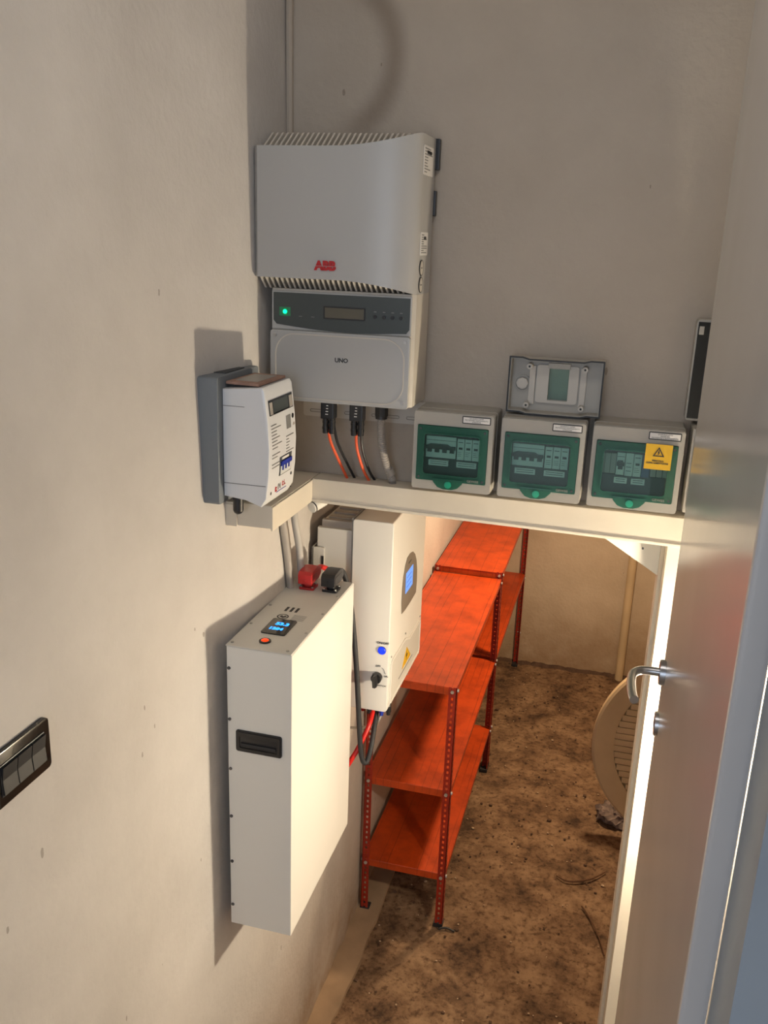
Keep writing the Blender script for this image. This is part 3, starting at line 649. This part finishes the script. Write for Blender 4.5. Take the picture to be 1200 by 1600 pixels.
c3 = db_box(0.771, 0.970, 2, 'grey electrical box with green window carrying a yellow warning sticker', ('QUADRO LATO', 'INVERTER', 'PROTEZIONE E SEZIONAMENTO'))
st = MB().box(0.888, 0.945, -0.1285, -0.1275, 2.175, 2.232).obj('warning_sticker', M['yellow'], c3)
tri = [(0.9165, 2.226), (0.9040, 2.2045), (0.9290, 2.2045)]; tri2 = [(0.9165, 2.2215), (0.9078, 2.2068), (0.9252, 2.2068)]
MB().ring(tri, tri2, 'y', -0.1290, -0.1284).obj('warning_triangle', M['ink'], st)
MB().prism([(0.9170, 2.2190), (0.9140, 2.2135), (0.9158, 2.2133), (0.9148, 2.2088), (0.9162, 2.2088), (0.9190, 2.2145), (0.9170, 2.2146), (0.9188, 2.2190)], 'y', -0.1290, -0.1284).obj('lightning_bolt', M['ink'], st)
text('PERICOLO', (0.9165, -0.1287, 2.1945), 0.0052, '-y', M['ink'], st, ext=0.0001, bold=0.0002)
text('DOPPIA ALIMENTAZIONE', (0.9155, -0.1287, 2.1893), 0.0052, '-y', M['ink'], st, ext=0.0001, sx=0.78, bold=0.0002)
# open lid leaning against the wall on top of the middle boxes
ld = thing('box_lid', 'loose grey box lid with black gasket leaning on the wall above the middle box', 'lid', (0.675, -0.05, 2.263))
LX0, LX1, LZ0, LZ1 = 0.567, 0.780, 2.266, 2.397
def lidpoly(o):
    return [(LX0+o, LZ0+o+.004), (LX0+0.03, LZ0+o+.004), (LX0+0.045, LZ0+o), (LX1-0.045, LZ0+o), (LX1-0.03, LZ0+o+.004), (LX1-o, LZ0+o+.004), (LX1-o, LZ1-o), (LX1-0.03, LZ1-o), (LX1-0.045, LZ1-o-.004), (LX0+0.045, LZ1-o-.004), (LX0+0.03, LZ1-o), (LX0+o, LZ1-o)]
MB().ring(lidpoly(0), lidpoly(0.004), 'y', -0.075, -0.030).obj('lid_wall', M['box'], ld)
MB().ring(lidpoly(-0.001), lidpoly(0.0026), 'y', -0.077, -0.074).obj('gasket', M['ink'], ld)
MB().ring([(LX0+.003, LZ0+.003), (LX1-.003, LZ0+.003), (LX1-.003, LZ1-.003), (LX0+.003, LZ1-.003)], [(0.652, 2.297), (0.704, 2.297), (0.704, 2.374), (0.652, 2.374)], 'y', -0.034, -0.028).obj('lid_panel', M['box'], ld)
MB().ring(rrect(0.628, 0.724, 2.290, 2.378, 0.006, 3), [(p[0], p[1]) for p in rrect(0.656, 0.702, 2.296, 2.372, 0.001, 3)], 'y', -0.040, -0.034).obj('window_frame', M['uno_side'], ld)
MB().box(0.653, 0.704, -0.046, -0.034, 2.371, 2.384, bev=0.001).obj('window_hinge', M['box'], ld)
MB().box(0.655, 0.703, -0.033, -0.030, 2.296, 2.373).obj('window_pane', M['green_win'], ld)
for x, z in ((0.612, 2.375), (0.738, 2.375), (0.610, 2.285), (0.736, 2.285)):
    pst = MB().cyl((x, -0.048, z), 'y', 0.0065, 0.030, 14).obj('screw_post', M['uno_side'], ld, smooth=True)
    MB().cyl((x, -0.0635, z), 'y', 0.0026, 0.001, 10).obj('hole', M['ink'], pst)
for x in (0.618, 0.735): MB().box(x-0.007, x+0.007, -0.040, -0.033, 2.285, 2.375, bev=0.001).obj('rib', M['uno_side'], ld)
MB().cyl((0.596, -0.040, 2.333), 'y', 0.0135, 0.012, 8).obj('blanking_cap', M['uno_side'], ld)
MB().ring([(0.596+0.019*math.cos(k*.314), 2.333+0.019*math.sin(k*.314)) for k in range(20)], [(0.596+0.0165*math.cos(k*.314), 2.333+0.0165*math.sin(k*.314)) for k in range(20)], 'y', -0.038, -0.033).obj('cap_ring', M['box'], ld)
# panels at the right, half hidden by the door
ub = thing('meter_cabinet', 'tall cabinet with black window behind the door edge, right of the green boxes', 'cabinet', (1.09, 0, 2.28))
MB().ring(rrect(0.966, 1.20, 2.278, 2.500, 0.008, 4), rrect(0.974, 1.19, 2.288, 2.490, 0.005, 4), 'y', -0.052, -0.001).obj('cabinet_frame', M['box'], ub, smooth=True)
MB().box(0.9695, 1.192, -0.0545, -0.002, 2.283, 2.495).obj('black_window', M['gloss_black'], ub)
MB().box(0.972, 0.982, -0.058, -0.0540, 2.468, 2.486, bev=0.001).obj('corner_clip', M['box'], ub)
l2 = thing('junction_box', 'pale junction box squeezed between the third green box and the door', 'junction box', (1.09, 0, 2.07))
MB().box(0.984, 1.19, -0.100, -0.001, 2.075, 2.268, bev=0.004).obj('case', M['box'], l2, smooth=True)
MB().box(0.990, 1.184, -0.1035, -0.098, 2.082, 2.262, bev=0.002).obj('cover', M['box'], l2, smooth=True)

# ================================================================ BATTERY on the left wall
bt = thing('battery', 'tall white battery case hanging on the left wall', 'battery', (0.08, -0.17, 0.95))
MB().box(0.0, 0.163, -0.407, 0.074, 0.948, 1.7275, bev=0.0012, seg=1).obj('case', M['powder'], bt)
MB().box(-0.002, 0.1615, -0.4085, 0.072, 1.7275, 1.7305, bev=0.0008, seg=1).obj('top_plate', M['powder2'], bt)
for z in (1.05, 1.60): MB().box(-0.012, 0.0, -0.30, -0.16, z, z+0.06).obj('wall_bracket', M['powder2'], bt)
for z in (1.672, 1.538, 1.403, 1.269, 1.137, 1.007):
    MB().cyl((0.006, -0.4085, z), 'y', 0.0042, 0.003, 12, bev=0.0006).obj('case_screw', M['dscrew'], bt)
for x, y in ((0.008, -0.391), (0.147, -0.394), (0.006, -0.277), (0.007, -0.155), (0.007, -0.026), (0.154, -0.288), (0.154, -0.166), (0.153, -0.044)):
    MB().cyl((x, y, 1.7315), 'z', 0.0038, 0.0025, 12, bev=0.0006).obj('top_screw', M['screw'], bt)
h = MB().prism(rrect(0.022, 0.139, 1.457, 1.514, 0.006, 4), 'y', -0.4105, -0.4065, bev=0.0012).obj('handle_plate', M['black'], bt, smooth=True)
MB().ring(rrect(0.026, 0.135, 1.461, 1.510, 0.005, 4), rrect(0.032, 0.129, 1.468, 1.500, 0.004, 4), 'y', -0.4125, -0.410).obj('handle_rim', M['black'], h, smooth=True)
MB().box(0.036, 0.125, -0.4145, -0.409, 1.474, 1.482, bev=0.0015).obj('grip', M['black_soft'], h)
# top fittings
ds = MB().prism(rrect(0.048, 0.111, -0.321, -0.232, 0.006, 4), 'z', 1.730, 1.7335, bev=0.001).obj('display_module', M['gloss_black'], bt, smooth=True)
text('53.3', (0.083, -0.263, 1.7337), 0.020, '+z', M['led_cyan'], ds, 'digits', bold=0.0009)
text('1284', (0.077, -0.292, 1.7337), 0.018, '+z', M['led_cyan'], ds, 'digits', bold=0.0009)
bp_ = MB().cyl((0.078, -0.362, 1.732), 'z', 0.0145, 0.004, 24, bev=0.001).obj('push_button', M['black'], bt, smooth=True)
relabel(MB().sphere((0.078, -0.362, 1.7335), 0.0095, (1, 1, .35), 16).obj('button_light', M['led_red'], bp_, smooth=True), 'glowing red button cap')
em = MB().ring([(0.064+0.015*math.cos(k*.2618), -0.212+0.015*math.sin(k*.2618)) for k in range(24)], [(0.064+0.0115*math.cos(k*.2618), -0.212+0.0115*math.sin(k*.2618)) for k in range(24)], 'z', 1.7303, 1.7309).obj('emblem', M['ink'], bt)
MB().prism([(0.055, -0.214), (0.060, -0.205), (0.064, -0.211), (0.070, -0.204), (0.074, -0.212), (0.066, -0.220)], 'z', 1.7303, 1.7309).obj('emblem_bird', M['ink'], em)
ls = MB().box(0.050, 0.130, -0.228, -0.138, 1.7302, 1.7306).obj('spec_label', M['powder2'], bt)
for k in range(6): MB().box(0.088, 0.122, -0.226+0.006*k, -0.2245+0.006*k, 1.7306, 1.7309).obj('print_line', M['grey_ink'], ls)
for k in range(3): MB().box(0.053+0.014*k, 0.060+0.014*k, -0.178, -0.150, 1.7306, 1.7309).obj('print_line', M['ink'], ls)
# terminals with their cables
def terminal(x, y, m, label, yaw):
    t = thing('battery_terminal', label, 'terminal', (x, y, 1.731), 'plug terminals on the battery')
    MB().prism([(p[0]+x, p[1]+y) for p in rrect(-0.021, 0.021, -0.021, 0.021, 0.004, 3)], 'z', 1.7308, 1.7375, bev=0.001).obj('flange', m, t)
    MB().cyl((x, y, 1.744), 'z', 0.0125, 0.016, 18).obj('neck', m, t, smooth=True)
    hd = MB().prism([(y-0.034, 1.752), (y-0.034, 1.778), (y-0.026, 1.785), (y+0.020, 1.788), (y+0.046, 1.780), (y+0.050, 1.760), (y+0.030, 1.750)], 'x', x-0.019, x+0.019, bev=0.003).obj('head', m, t, smooth=True)
    MB().box(x-0.004, x+0.004, y-0.0355, y-0.033, 1.760, 1.766, bev=0.001).obj('release_tab', m, t)
    MB().box(x+0.0185, x+0.0198, y-0.028, y+0.034, 1.760, 1.776).obj('head_rib', m, t)
    for dx in (-0.016, 0.016):
        for dy in (-0.016, 0.016): MB().cyl((x+dx, y+dy, 1.7385), 'z', 0.0034, 0.003, 10).obj('screw', M['screw'], t)
terminal(0.058, -0.005, M['red'], 'red plug terminal on top of the battery near the wall', 0)
terminal(0.122, -0.002, M['black'], 'black plug terminal on top of the battery at its outer edge', 0)
tag(MB().tube([(0.062, 0.040, 1.770), (0.074, 0.070, 1.765), (0.092, 0.092, 1.73), (0.10, 0.098, 1.6), (0.11, 0.10, 1.3), (0.135, 0.10, 1.13), (0.165, 0.105, 1.16), (0.195, 0.15, 1.235), (0.198, 0.195, 1.272)], 0.0075, 12).obj('battery_cable', M['red_cable'], smooth=True), 'red cable looping from the red terminal behind the battery to the white inverter', 'cable', 'battery cables')
tag(MB().tube([(0.124, 0.042, 1.770), (0.130, 0.076, 1.755), (0.138, 0.098, 1.70), (0.152, 0.10, 1.62), (0.170, 0.10, 1.45), (0.181, 0.10, 1.30), (0.190, 0.10, 1.19), (0.198, 0.105, 1.150), (0.208, 0.115, 1.152), (0.213, 0.14, 1.20), (0.207, 0.205, 1.268)], 0.0078, 12).obj('battery_cable', M['black_soft'], smooth=True), 'thick black cable hanging in a loop between the battery and the white inverter', 'cable', 'battery cables')
# conduits dropping from the corner trunking behind the battery
for i, (xa, xb, m, lab) in enumerate(((0.012, 0.012, 'sheath', 'grey conduit tube nearest the meter, dropping behind the battery'), (0.034, 0.032, 'white_sheath', 'pale conduit tube dropping behind the battery, right of the grey one'))):
    tag(MB().tube([(xa, -0.095+0.03*i, 2.0), (xa-0.004, -0.070+0.03*i, 1.93), (xa-0.002, -0.045+0.035*i, 1.84), (xb, -0.022+0.034*i, 1.7325)], 0.0100, 12).obj('conduit', M[m], smooth=True), lab, 'conduit', 'conduits behind the battery')
sb = thing('conduit_stub', 'short clear white tube stub under the corner of the trunking', 'tube', (0.1, -0.04, 1.98))
MB().cyl((0.098, -0.055, 1.985), (0.45, 0.9, 0.25), 0.014, 0.045, 18).obj('tube', M['board'], sb, smooth=True)
MB().cyl((0.091, -0.070, 1.981), (0.45, 0.9, 0.25), 0.0147, 0.003, 18).obj('seal_ring', M['ink'], sb, smooth=True)

# ================================================================ HYBRID INVERTER
hy = thing('hybrid_inverter', 'white wall inverter with oval display and blue lit button, beyond the battery', 'inverter', (0.19, 0.36, 1.3))
MB().prism(rrect(0.132, 0.252, 1.300, 1.890, 0.010, 4), 'y', 0.150, 0.580, bev=0.004, seg=3).obj('main_case', M['powder'], hy, smooth=True)
MB().ring(rrect(0.1305, 0.1345, 1.31, 1.893, 0.001, 2), rrect(0.1315, 0.1335, 1.32, 1.889, 0.0005, 2), 'y', 0.149, 0.581).obj('seam', M['grey_ink'], hy)
MB().box(0.035, 0.131, 0.185, 0.565, 1.32, 1.868, bev=0.003).obj('heat_sink', M['powder2'], hy)
MB().box(0.026, 0.131, 0.156, 0.172, 1.31, 1.852, bev=0.0015).obj('fan_cover', M['powder2'], hy)
MB().box(0.034, 0.129, 0.172, 0.188, 1.84, 1.872, bev=0.001).obj('fan_grille', M['sheath'], hy)
for k in range(5): MB().box(0.045, 0.128, 0.20+0.05*k, 0.215+0.05*k, 1.868, 1.873, bev=0.001).obj('vent_bar', M['sheath'], hy)
MB().box(0.012, 0.048, 0.150, 0.156, 1.30, 1.793, bev=0.001).box(0.012, 0.016, 0.150, 0.50, 1.30, 1.793).obj('wall_bracket', M['powder2'], hy)
MB().box(0.0405, 0.0475, 0.1485, 0.1505, 1.736, 1.768).obj('bracket_slot', M['ink'], hy)
MB().box(0.080, 0.128, 0.188, 0.30, 1.925, 1.935, bev=0.004).obj('fan_lead', M['black_soft'], hy)
# side panel controls
text('ON/OFF', (0.233, 0.1485, 1.523), 0.0100, '-y', M['ink'], hy, bold=0.0002)
MB().cyl((0.231, 0.149, 1.500), 'y', 0.0125, 0.004, 24).obj('button_ring', M['blue'], hy, smooth=True)
relabel(MB().sphere((0.231, 0.1475, 1.500), 0.0112, (1, .4, 1), 18).obj('power_button', M['led_blue'], hy, smooth=True), 'glowing blue round push button')
text('OFF', (0.221, 0.1485, 1.448), 0.0090, '-y', M['ink'], hy)
text('ON', (0.2465, 0.1485, 1.418), 0.0080, '-y', M['ink'], hy)
text('PV SWITCH', (0.226, 0.1485, 1.386), 0.0080, '-y', M['ink'], hy)
kn = MB().cyl((0.220, 0.140, 1.414), 'y', 0.0158, 0.020, 24, bev=0.002).obj('rotary_switch', M['black'], hy, smooth=True)
MB().prism([(0.2115, 1.420), (0.216, 1.429), (0.223, 1.430), (0.228, 1.420), (0.227, 1.396), (0.222, 1.391), (0.214, 1.392)], 'y', 0.116, 0.131, bev=0.002).obj('switch_grip', M['black'], kn, smooth=True)
MB().tube([(0.232, 0.1488, 1.444), (0.238, 0.1488, 1.440), (0.2425, 0.1488, 1.431), (0.245, 0.1488, 1.425)], 0.0005, 6).obj('arc_mark', M['grey_ink'], hy)
# front face (faces right): display oval, lower cover
ov = [(0.287, 1.562), (0.279, 1.60), (0.280, 1.64), (0.290, 1.68), (0.308, 1.71), (0.335, 1.728), (0.370, 1.730), (0.405, 1.724), (0.438, 1.705), (0.462, 1.675), (0.476, 1.64), (0.480, 1.60), (0.474, 1.562), (0.40, 1.558), (0.33, 1.558)]
op = MB().prism(ov, 'x', 0.2515, 0.2535).obj('display_panel', M['taupe'], hy)
MB().box(0.2534, 0.2545, 0.322, 0.412, 1.614, 1.680).obj('lcd', M['lcd_blue'], op)
for k in range(3): MB().box(0.2544, 0.2549, 0.332, 0.332+0.06, 1.630+0.016*k, 1.632+0.016*k).obj('lcd_line', M['blue'], op)
MB().box(0.2534, 0.2540, 0.35, 0.385, 1.702, 1.706).obj('print_mark', M['ink'], op)
cvo = [(0.190, 1.312), (0.555, 1.312), (0.565, 1.32), (0.565, 1.425), (0.555, 1.432), (0.41, 1.432), (0.35, 1.455), (0.19, 1.455), (0.175, 1.447), (0.175, 1.32)]
cvi = [(0.196, 1.318), (0.550, 1.318), (0.559, 1.325), (0.559, 1.420), (0.552, 1.426), (0.408, 1.426), (0.348, 1.449), (0.194, 1.449), (0.181, 1.443), (0.181, 1.325)]
cc = MB().prism(cvo, 'x', 0.251, 0.2535).obj('terminal_cover', M['powder2'], hy)
MB().ring(cvo, cvi, 'x', 0.2534, 0.2555).obj('cover_rim', M['powder'], cc)
MB().ring([(0.375, 1.414), (0.320, 1.362), (0.430, 1.362)], [(0.375, 1.412), (0.324, 1.364), (0.426, 1.364)], 'x', 0.2535, 0.2548).obj('triangle_edge', M['yellow'], cc)
MB().prism([(0.375, 1.411), (0.325, 1.3645), (0.425, 1.3645)], 'x', 0.2535, 0.2545).obj('warning_triangle', M['yellow'], cc)
MB().prism([(0.378, 1.402), (0.366, 1.385), (0.374, 1.385), (0.370, 1.370), (0.386, 1.389), (0.377, 1.389)], 'x', 0.2544, 0.2550).obj('lightning_bolt', M['ink'], cc)
MB().box(0.2534, 0.2540, 0.28, 0.46, 1.346, 1.350).obj('print_line', M['grey_ink'], cc)
for y, z in ((0.178, 1.470), (0.352, 1.470), (0.556, 1.445), (0.178, 1.308), (0.56, 1.308), (0.40, 1.306)):
    MB().cyl((0.2535, y, z), 'x', 0.0032, 0.003, 10).obj('screw', M['screw'], hy)
for (x, y, m, nm) in ((0.165, 0.20, 'red', 'red'), (0.188, 0.19, 'black', 'black'), (0.207, 0.21, 'black', 'black'), (0.226, 0.19, 'blue', 'blue'), (0.245, 0.20, 'black', 'black')):
    relabel(MB().cyl((x, y, 1.289), 'z', 0.0085, 0.026, 12).cyl((x, y, 1.272), 'z', 0.0062, 0.012, 12).obj('cable_gland', M[m], hy, smooth=True), nm+' gland')
tag(MB().tube([(0.226, 0.19, 1.268), (0.215, 0.20, 1.24), (0.19, 0.25, 1.19), (0.12, 0.34, 1.12), (0.03, 0.44, 1.05), (-0.01, 0.5, 1.02)], 0.0045, 10).obj('data_cable', M['white_sheath'], smooth=True), 'thin pale cable running from the white inverter to the left wall', 'cable')

# ================================================================ ORANGE SHELVING
def shelving(y0, y1, ztop, label, levels):
    u = thing('shelving_unit', label, 'shelving', (0.18, (y0+y1)/2, 0), 'orange metal shelving units')
    X0, X1 = 0.014, 0.356; fw, th = 0.030, 0.0022
    for (cx, sx) in ((X0, 1), (X1, -1)):
        for (cy, sy) in ((y0, 1), (y1, -1)):
            b = MB()
            def seg(axis, a, e, z0, z1):
                if axis == 'x':   # flange in the x direction (faces camera)
                    xa, xb = sorted((cx+sx*a, cx+sx*e)); b.box(xa, xb, min(cy, cy+sy*th), max(cy, cy+sy*th), z0, z1)
                else:
                    ya, yb = sorted((cy+sy*a, cy+sy*e)); b.box(min(cx, cx+sx*th), max(cx, cx+sx*th), ya, yb, z0, z1)
            for ax in ('x', 'y'):
                seg(ax, 0, 0.012, 0, ztop); seg(ax, 0.020, fw, 0, ztop)
                z = 0.0
                while z < ztop-0.01: seg(ax, 0.012, 0.020, z, min(z+0.012, ztop)); z += 0.024
            p = b.obj('post', M['orange_d'], u)
            MB().box(min(cx, cx+sx*0.034)-0.002, max(cx, cx+sx*0.034)+0.002, min(cy, cy+sy*0.034)-0.002, max(cy, cy+sy*0.034)+0.002, 0.0, 0.018, bev=0.002).obj('foot', M['black_soft'], p)
            for z in (ztop-0.018, 0.617, 0.237):
                q = MB().cyl((cx+sx*0.016, cy-sy*0.003, z), 'y', 0.0068, 0.005, 8)
                q.cyl((cx-sx*0.003, cy+sy*0.016, z), 'x', 0.0068, 0.005, 8)
                q.obj('bolt', M['zinc'], p)
    for z in levels:
        xa, xb, ya, yb = X0+0.003, X1-0.003, y0+0.003, y1-0.003
        b = MB().box(xa, xb, ya, yb, z-0.0015, z+0.0015)
        b.box(xa, xa+0.002, ya, yb, z-0.030, z).box(xb-0.002, xb, ya, yb, z-0.030, z).box(xa, xb, ya, ya+0.002, z-0.030, z).box(xa, xb, yb-0.002, yb, z-0.030, z)
        b.tube([(xa, ya, z), (xb, ya, z)], 0.0022, 8, 1).tube([(xb, ya, z), (xb, yb, z)], 0.0022, 8, 1)
        b.obj('shelf', M['orange'], u)
shelving(0.795, 1.985, 1.074, 'orange slotted metal shelving unit nearest the camera in the low room', (1.070, 0.632, 0.252))
shelving(2.000, 3.275, 1.100, 'orange slotted metal shelving unit farther back, against the inner back wall', (1.096, 0.640))

# ================================================================ LOW ROOM THINGS
tb = thing('garden_table', 'round cream plastic garden table tipped on its side behind the door post', 'table', (1.357, 1.62, 0.0))
cx, cz, ro, ri = 1.357, 0.500, 0.494, 0.395
def circ(r, n=72): return [(cx+r*math.cos(2*math.pi*k/n), cz+r*math.sin(2*math.pi*k/n)) for k in range(n)]
b = bmesh.new(); prof = [(ri, 0.004), (ri+0.012, -0.002), (ro-0.035, -0.004), (ro-0.014, -0.010), (ro-0.003, -0.004), (ro, 0.008), (ro-0.004, 0.030), (ro-0.012, 0.030), (ri, 0.018)]
rings = [[b.verts.new((cx+r*math.cos(2*math.pi*k/72), 1.60+d, cz+r*math.sin(2*math.pi*k/72))) for r, d in prof] for k in range(72)]
for k in range(72):
    A, B = rings[k], rings[(k+1) % 72]
    for j in range(len(prof)): b.faces.new((A[j], B[j], B[(j+1) % len(prof)], A[(j+1) % len(prof)]))
bmesh.ops.recalc_face_normals(b, faces=b.faces[:]); mb = MB(); mb.merge(b); mb.obj('table_rim', M['cream'], tb, smooth=True)
pitch_, gap = 0.0315, 0.0035
k = 0; z = cz - ri + 0.004
while z < cz+ri-0.01:
    za, zc_ = z, min(z+pitch_-gap, cz+ri-0.002)
    zm = max(abs(za-cz), abs(zc_-cz)); hw = math.sqrt(max(ri**2-zm**2, 0.0004))+0.006
    if hw > 0.05: MB().box(cx-hw+0.004, cx+hw-0.004, 1.604, 1.616, za, zc_, bev=0.0012, seg=1).obj('slat', M['cream'], tb)
    z += pitch_
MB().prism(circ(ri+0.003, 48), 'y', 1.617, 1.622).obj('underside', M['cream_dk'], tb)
for dx, dz in ((-0.24, -0.24), (0.24, -0.24), (-0.24, 0.24), (0.24, 0.24)):
    MB().tube([(cx+dx, 1.62, cz+dz), (cx+dx*0.95, 1.86, cz+dz*0.95)], lambda t: 0.028-0.010*t, 12, 1).obj('leg', M['cream'], tb, smooth=True)
# crumpled cloth on the floor
b = bmesh.new(); bmesh.ops.create_icosphere(b, subdivisions=4, radius=1)
for v in b.verts:
    n_ = noise.fractal(v.co*1.8, 0.8, 2.1, 4); s = 1+0.38*n_
    v.co = Vector((1.035+v.co.x*0.100*s, 1.745+v.co.y*0.075*s, max(0.004, 0.036+v.co.z*0.052*s+0.02*noise.noise(v.co*5))))
mb = MB(); mb.merge(b); tag(mb.obj('crumpled_cloth', M['rag'], smooth=True), 'dusty crumpled cloth on the floor at the foot of the round table', 'cloth')
# pipe in the far corner
pp = thing('wall_pipe', 'cream vertical pipe on the inner back wall right of the shelving', 'pipe', (1.0, 3.27, 0))
MB().cyl((1.005, 3.280, 1.0), 'z', 0.026, 2.0, 20).obj('pipe', M['cream'], pp, smooth=True)
MB().tube([(0.975, 3.26, 1.25), (0.968, 3.25, 1.05), (0.985, 3.24, 0.97)], 0.016, 12, ribs=0.12, smooth=8).obj('corrugated_hose', M['sheath'], pp, smooth=True)
# twigs
tag(MB().tube([(0.775, 1.245, 0.008), (0.82, 1.222, 0.010), (0.87, 1.232, 0.012), (0.93, 1.27, 0.012), (0.985, 1.335, 0.010)], lambda t: 0.0045-0.0022*abs(2*t-1), 7).obj('twig', M['twig'], smooth=True), 'dark curved twig lying across the dirty floor', 'twig', 'twigs on the floor')
tag(MB().tube([(0.895, 1.085, 0.007), (0.925, 1.03, 0.010), (0.965, 0.94, 0.010), (0.995, 0.835, 0.006)], lambda t: 0.0036-0.001*t, 7).obj('twig', M['twig'], smooth=True), 'thin brown twig on the floor, nearer to the door post than the curved one', 'twig', 'twigs on the floor')
tag(MB().tube([(0.345, 0.78, 0.006), (0.375, 0.79, 0.010), (0.41, 0.785, 0.006)], 0.0045, 7).obj('twig', M['ink'], smooth=True), 'short black stick on the floor beside the front shelving foot', 'twig')
# loose crumbs
def crumbs(name, n, m, smin, smax, label, seed):
    rnd = random.Random(seed); mb = MB()
    for _ in range(n):
        x, y = rnd.uniform(0.1, 1.0), rnd.uniform(0.05, 3.2)
        s = rnd.uniform(smin, smax)*(1.0 if rnd.random() < .9 else 1.8)
        b = bmesh.new(); bmesh.ops.create_icosphere(b, subdivisions=1, radius=s)
        for v in b.verts:
            v.co *= 1+0.35*noise.noise(v.co*300+Vector((x*50, y*50, 0))); v.co = Vector((v.co.x*rnd.uniform(1, 1.3)+x, v.co.y+y, v.co.z*0.6+s*0.4+0.001))
        mb.merge(b)
    o = mb.obj(name, m); o['kind'] = 'stuff'; tag(o, label, 'debris'); return o
crumbs('dark_crumbs', 260, M['crumb'], 0.0022, 0.0065, 'small dark crumbs of dirt scattered over the concrete floor', 3)
crumbs('pale_crumbs', 130, M['crumb2'], 0.0015, 0.0045, 'small pale crumbs of plaster scattered over the concrete floor', 5)

# ================================================================ DOOR at the right
dr = thing('door_1', 'white glossy door standing open at the right', 'door', (0.97, -1.30, 0.882)); dr['kind'] = 'structure'
MB().box(0.957, 0.9865, -1.300, -0.500, 0.882, 3.07, bev=0.007, seg=4).obj('door_leaf', M['door'], dr, smooth=True)
MB().cyl((0.952, -0.547, 1.885), 'x', 0.0245, 0.010, 28, bev=0.0015).obj('handle_rose', M['steel'], dr, smooth=True)
MB().tube([(0.950, -0.547, 1.885), (0.925, -0.548, 1.885), (0.910, -0.553, 1.885), (0.900, -0.568, 1.885), (0.8965, -0.592, 1.884), (0.897, -0.628, 1.883), (0.899, -0.655, 1.883), (0.902, -0.670, 1.883)], 0.0082, 16).obj('handle_lever', M['steel'], dr, smooth=True)
kr = MB().cyl((0.9535, -0.547, 1.778), 'x', 0.0235, 0.007, 28, bev=0.001).obj('keyhole_rose', M['steel'], dr, smooth=True)
MB().prism(rrect(-0.551, -0.543, 1.766, 1.786, 0.0035, 3), 'x', 0.9495, 0.9505).obj('keyhole', M['ink'], kr)
MB().box(0.9868, 0.992, -1.400, -1.300, 0.875, 3.12).obj('hinge_strip', M['jamb'], dr)

# light switch on the left wall
sw = thing('light_switch', 'glossy black light switch plate with three rockers on the left wall', 'switch', (-0.05, -1.14, 1.86))
def sx_(y, z): return wx(y, z)
X = wx(-1.13, 1.86)
k_ = (0.8213-X)/0.8213   # same place in the picture on the leaning wall
def yz(y, z): return (-2.15+(y+2.15)*k_, 2.636+(z-2.636)*k_)
y0, z0 = yz(-1.205, 1.818); y1, z1 = yz(-1.074, 1.906)
MB().prism(rrect(y0, y1, z0, z1, 0.008, 4), 'x', X-0.003, X+0.008, bev=0.003).obj('plate', M['gloss_black'], sw, smooth=True)
MB().box(X+0.006, X+0.0095, y0+0.012, y1-0.016, z0+0.018, z1-0.020, bev=0.001).obj('mounting_frame', M['black'], sw)
wy = (y1-y0-0.034)/3
for k in range(3):
    a = y0+0.014+k*(wy+0.0015)
    relabel(MB().prism([(X+0.008, z0+0.021), (X+0.0125, z0+0.021), (X+0.0105, (z0+z1)/2), (X+0.0140, z1-0.023), (X+0.008, z1-0.023)], 'y', a, a+wy, bev=0.0008).obj('rocker', M['dark_rocker'], sw), 'satin anthracite rocker')

# ================================================================ LAMP behind the door edge, lighting the low opening
lm = thing('wall_lamp', 'small bulkhead wall lamp on the pier hidden behind the open door', 'lamp', (LAMP[0], -0.03, LAMP[2]))
MB().cyl((LAMP[0]+0.03, -0.012, LAMP[2]), 'y', 0.055, 0.022, 28, bev=0.003).obj('lamp_base', M['board'], lm, smooth=True)
MB().tube([(LAMP[0]+0.03, -0.02, LAMP[2]), (LAMP[0]+0.02, -0.12, LAMP[2]), (LAMP[0], LAMP[1]+0.045, LAMP[2])], 0.012, 12).obj('lamp_arm', M['board'], lm, smooth=True)
MB().cyl((LAMP[0], LAMP[1]+0.04, LAMP[2]), 'y', 0.017, 0.03, 18).obj('lamp_holder', M['board'], lm, smooth=True)
MB().sphere(LAMP, 0.028, seg=20).obj('lamp_globe', M['globe'], lm, smooth=True)
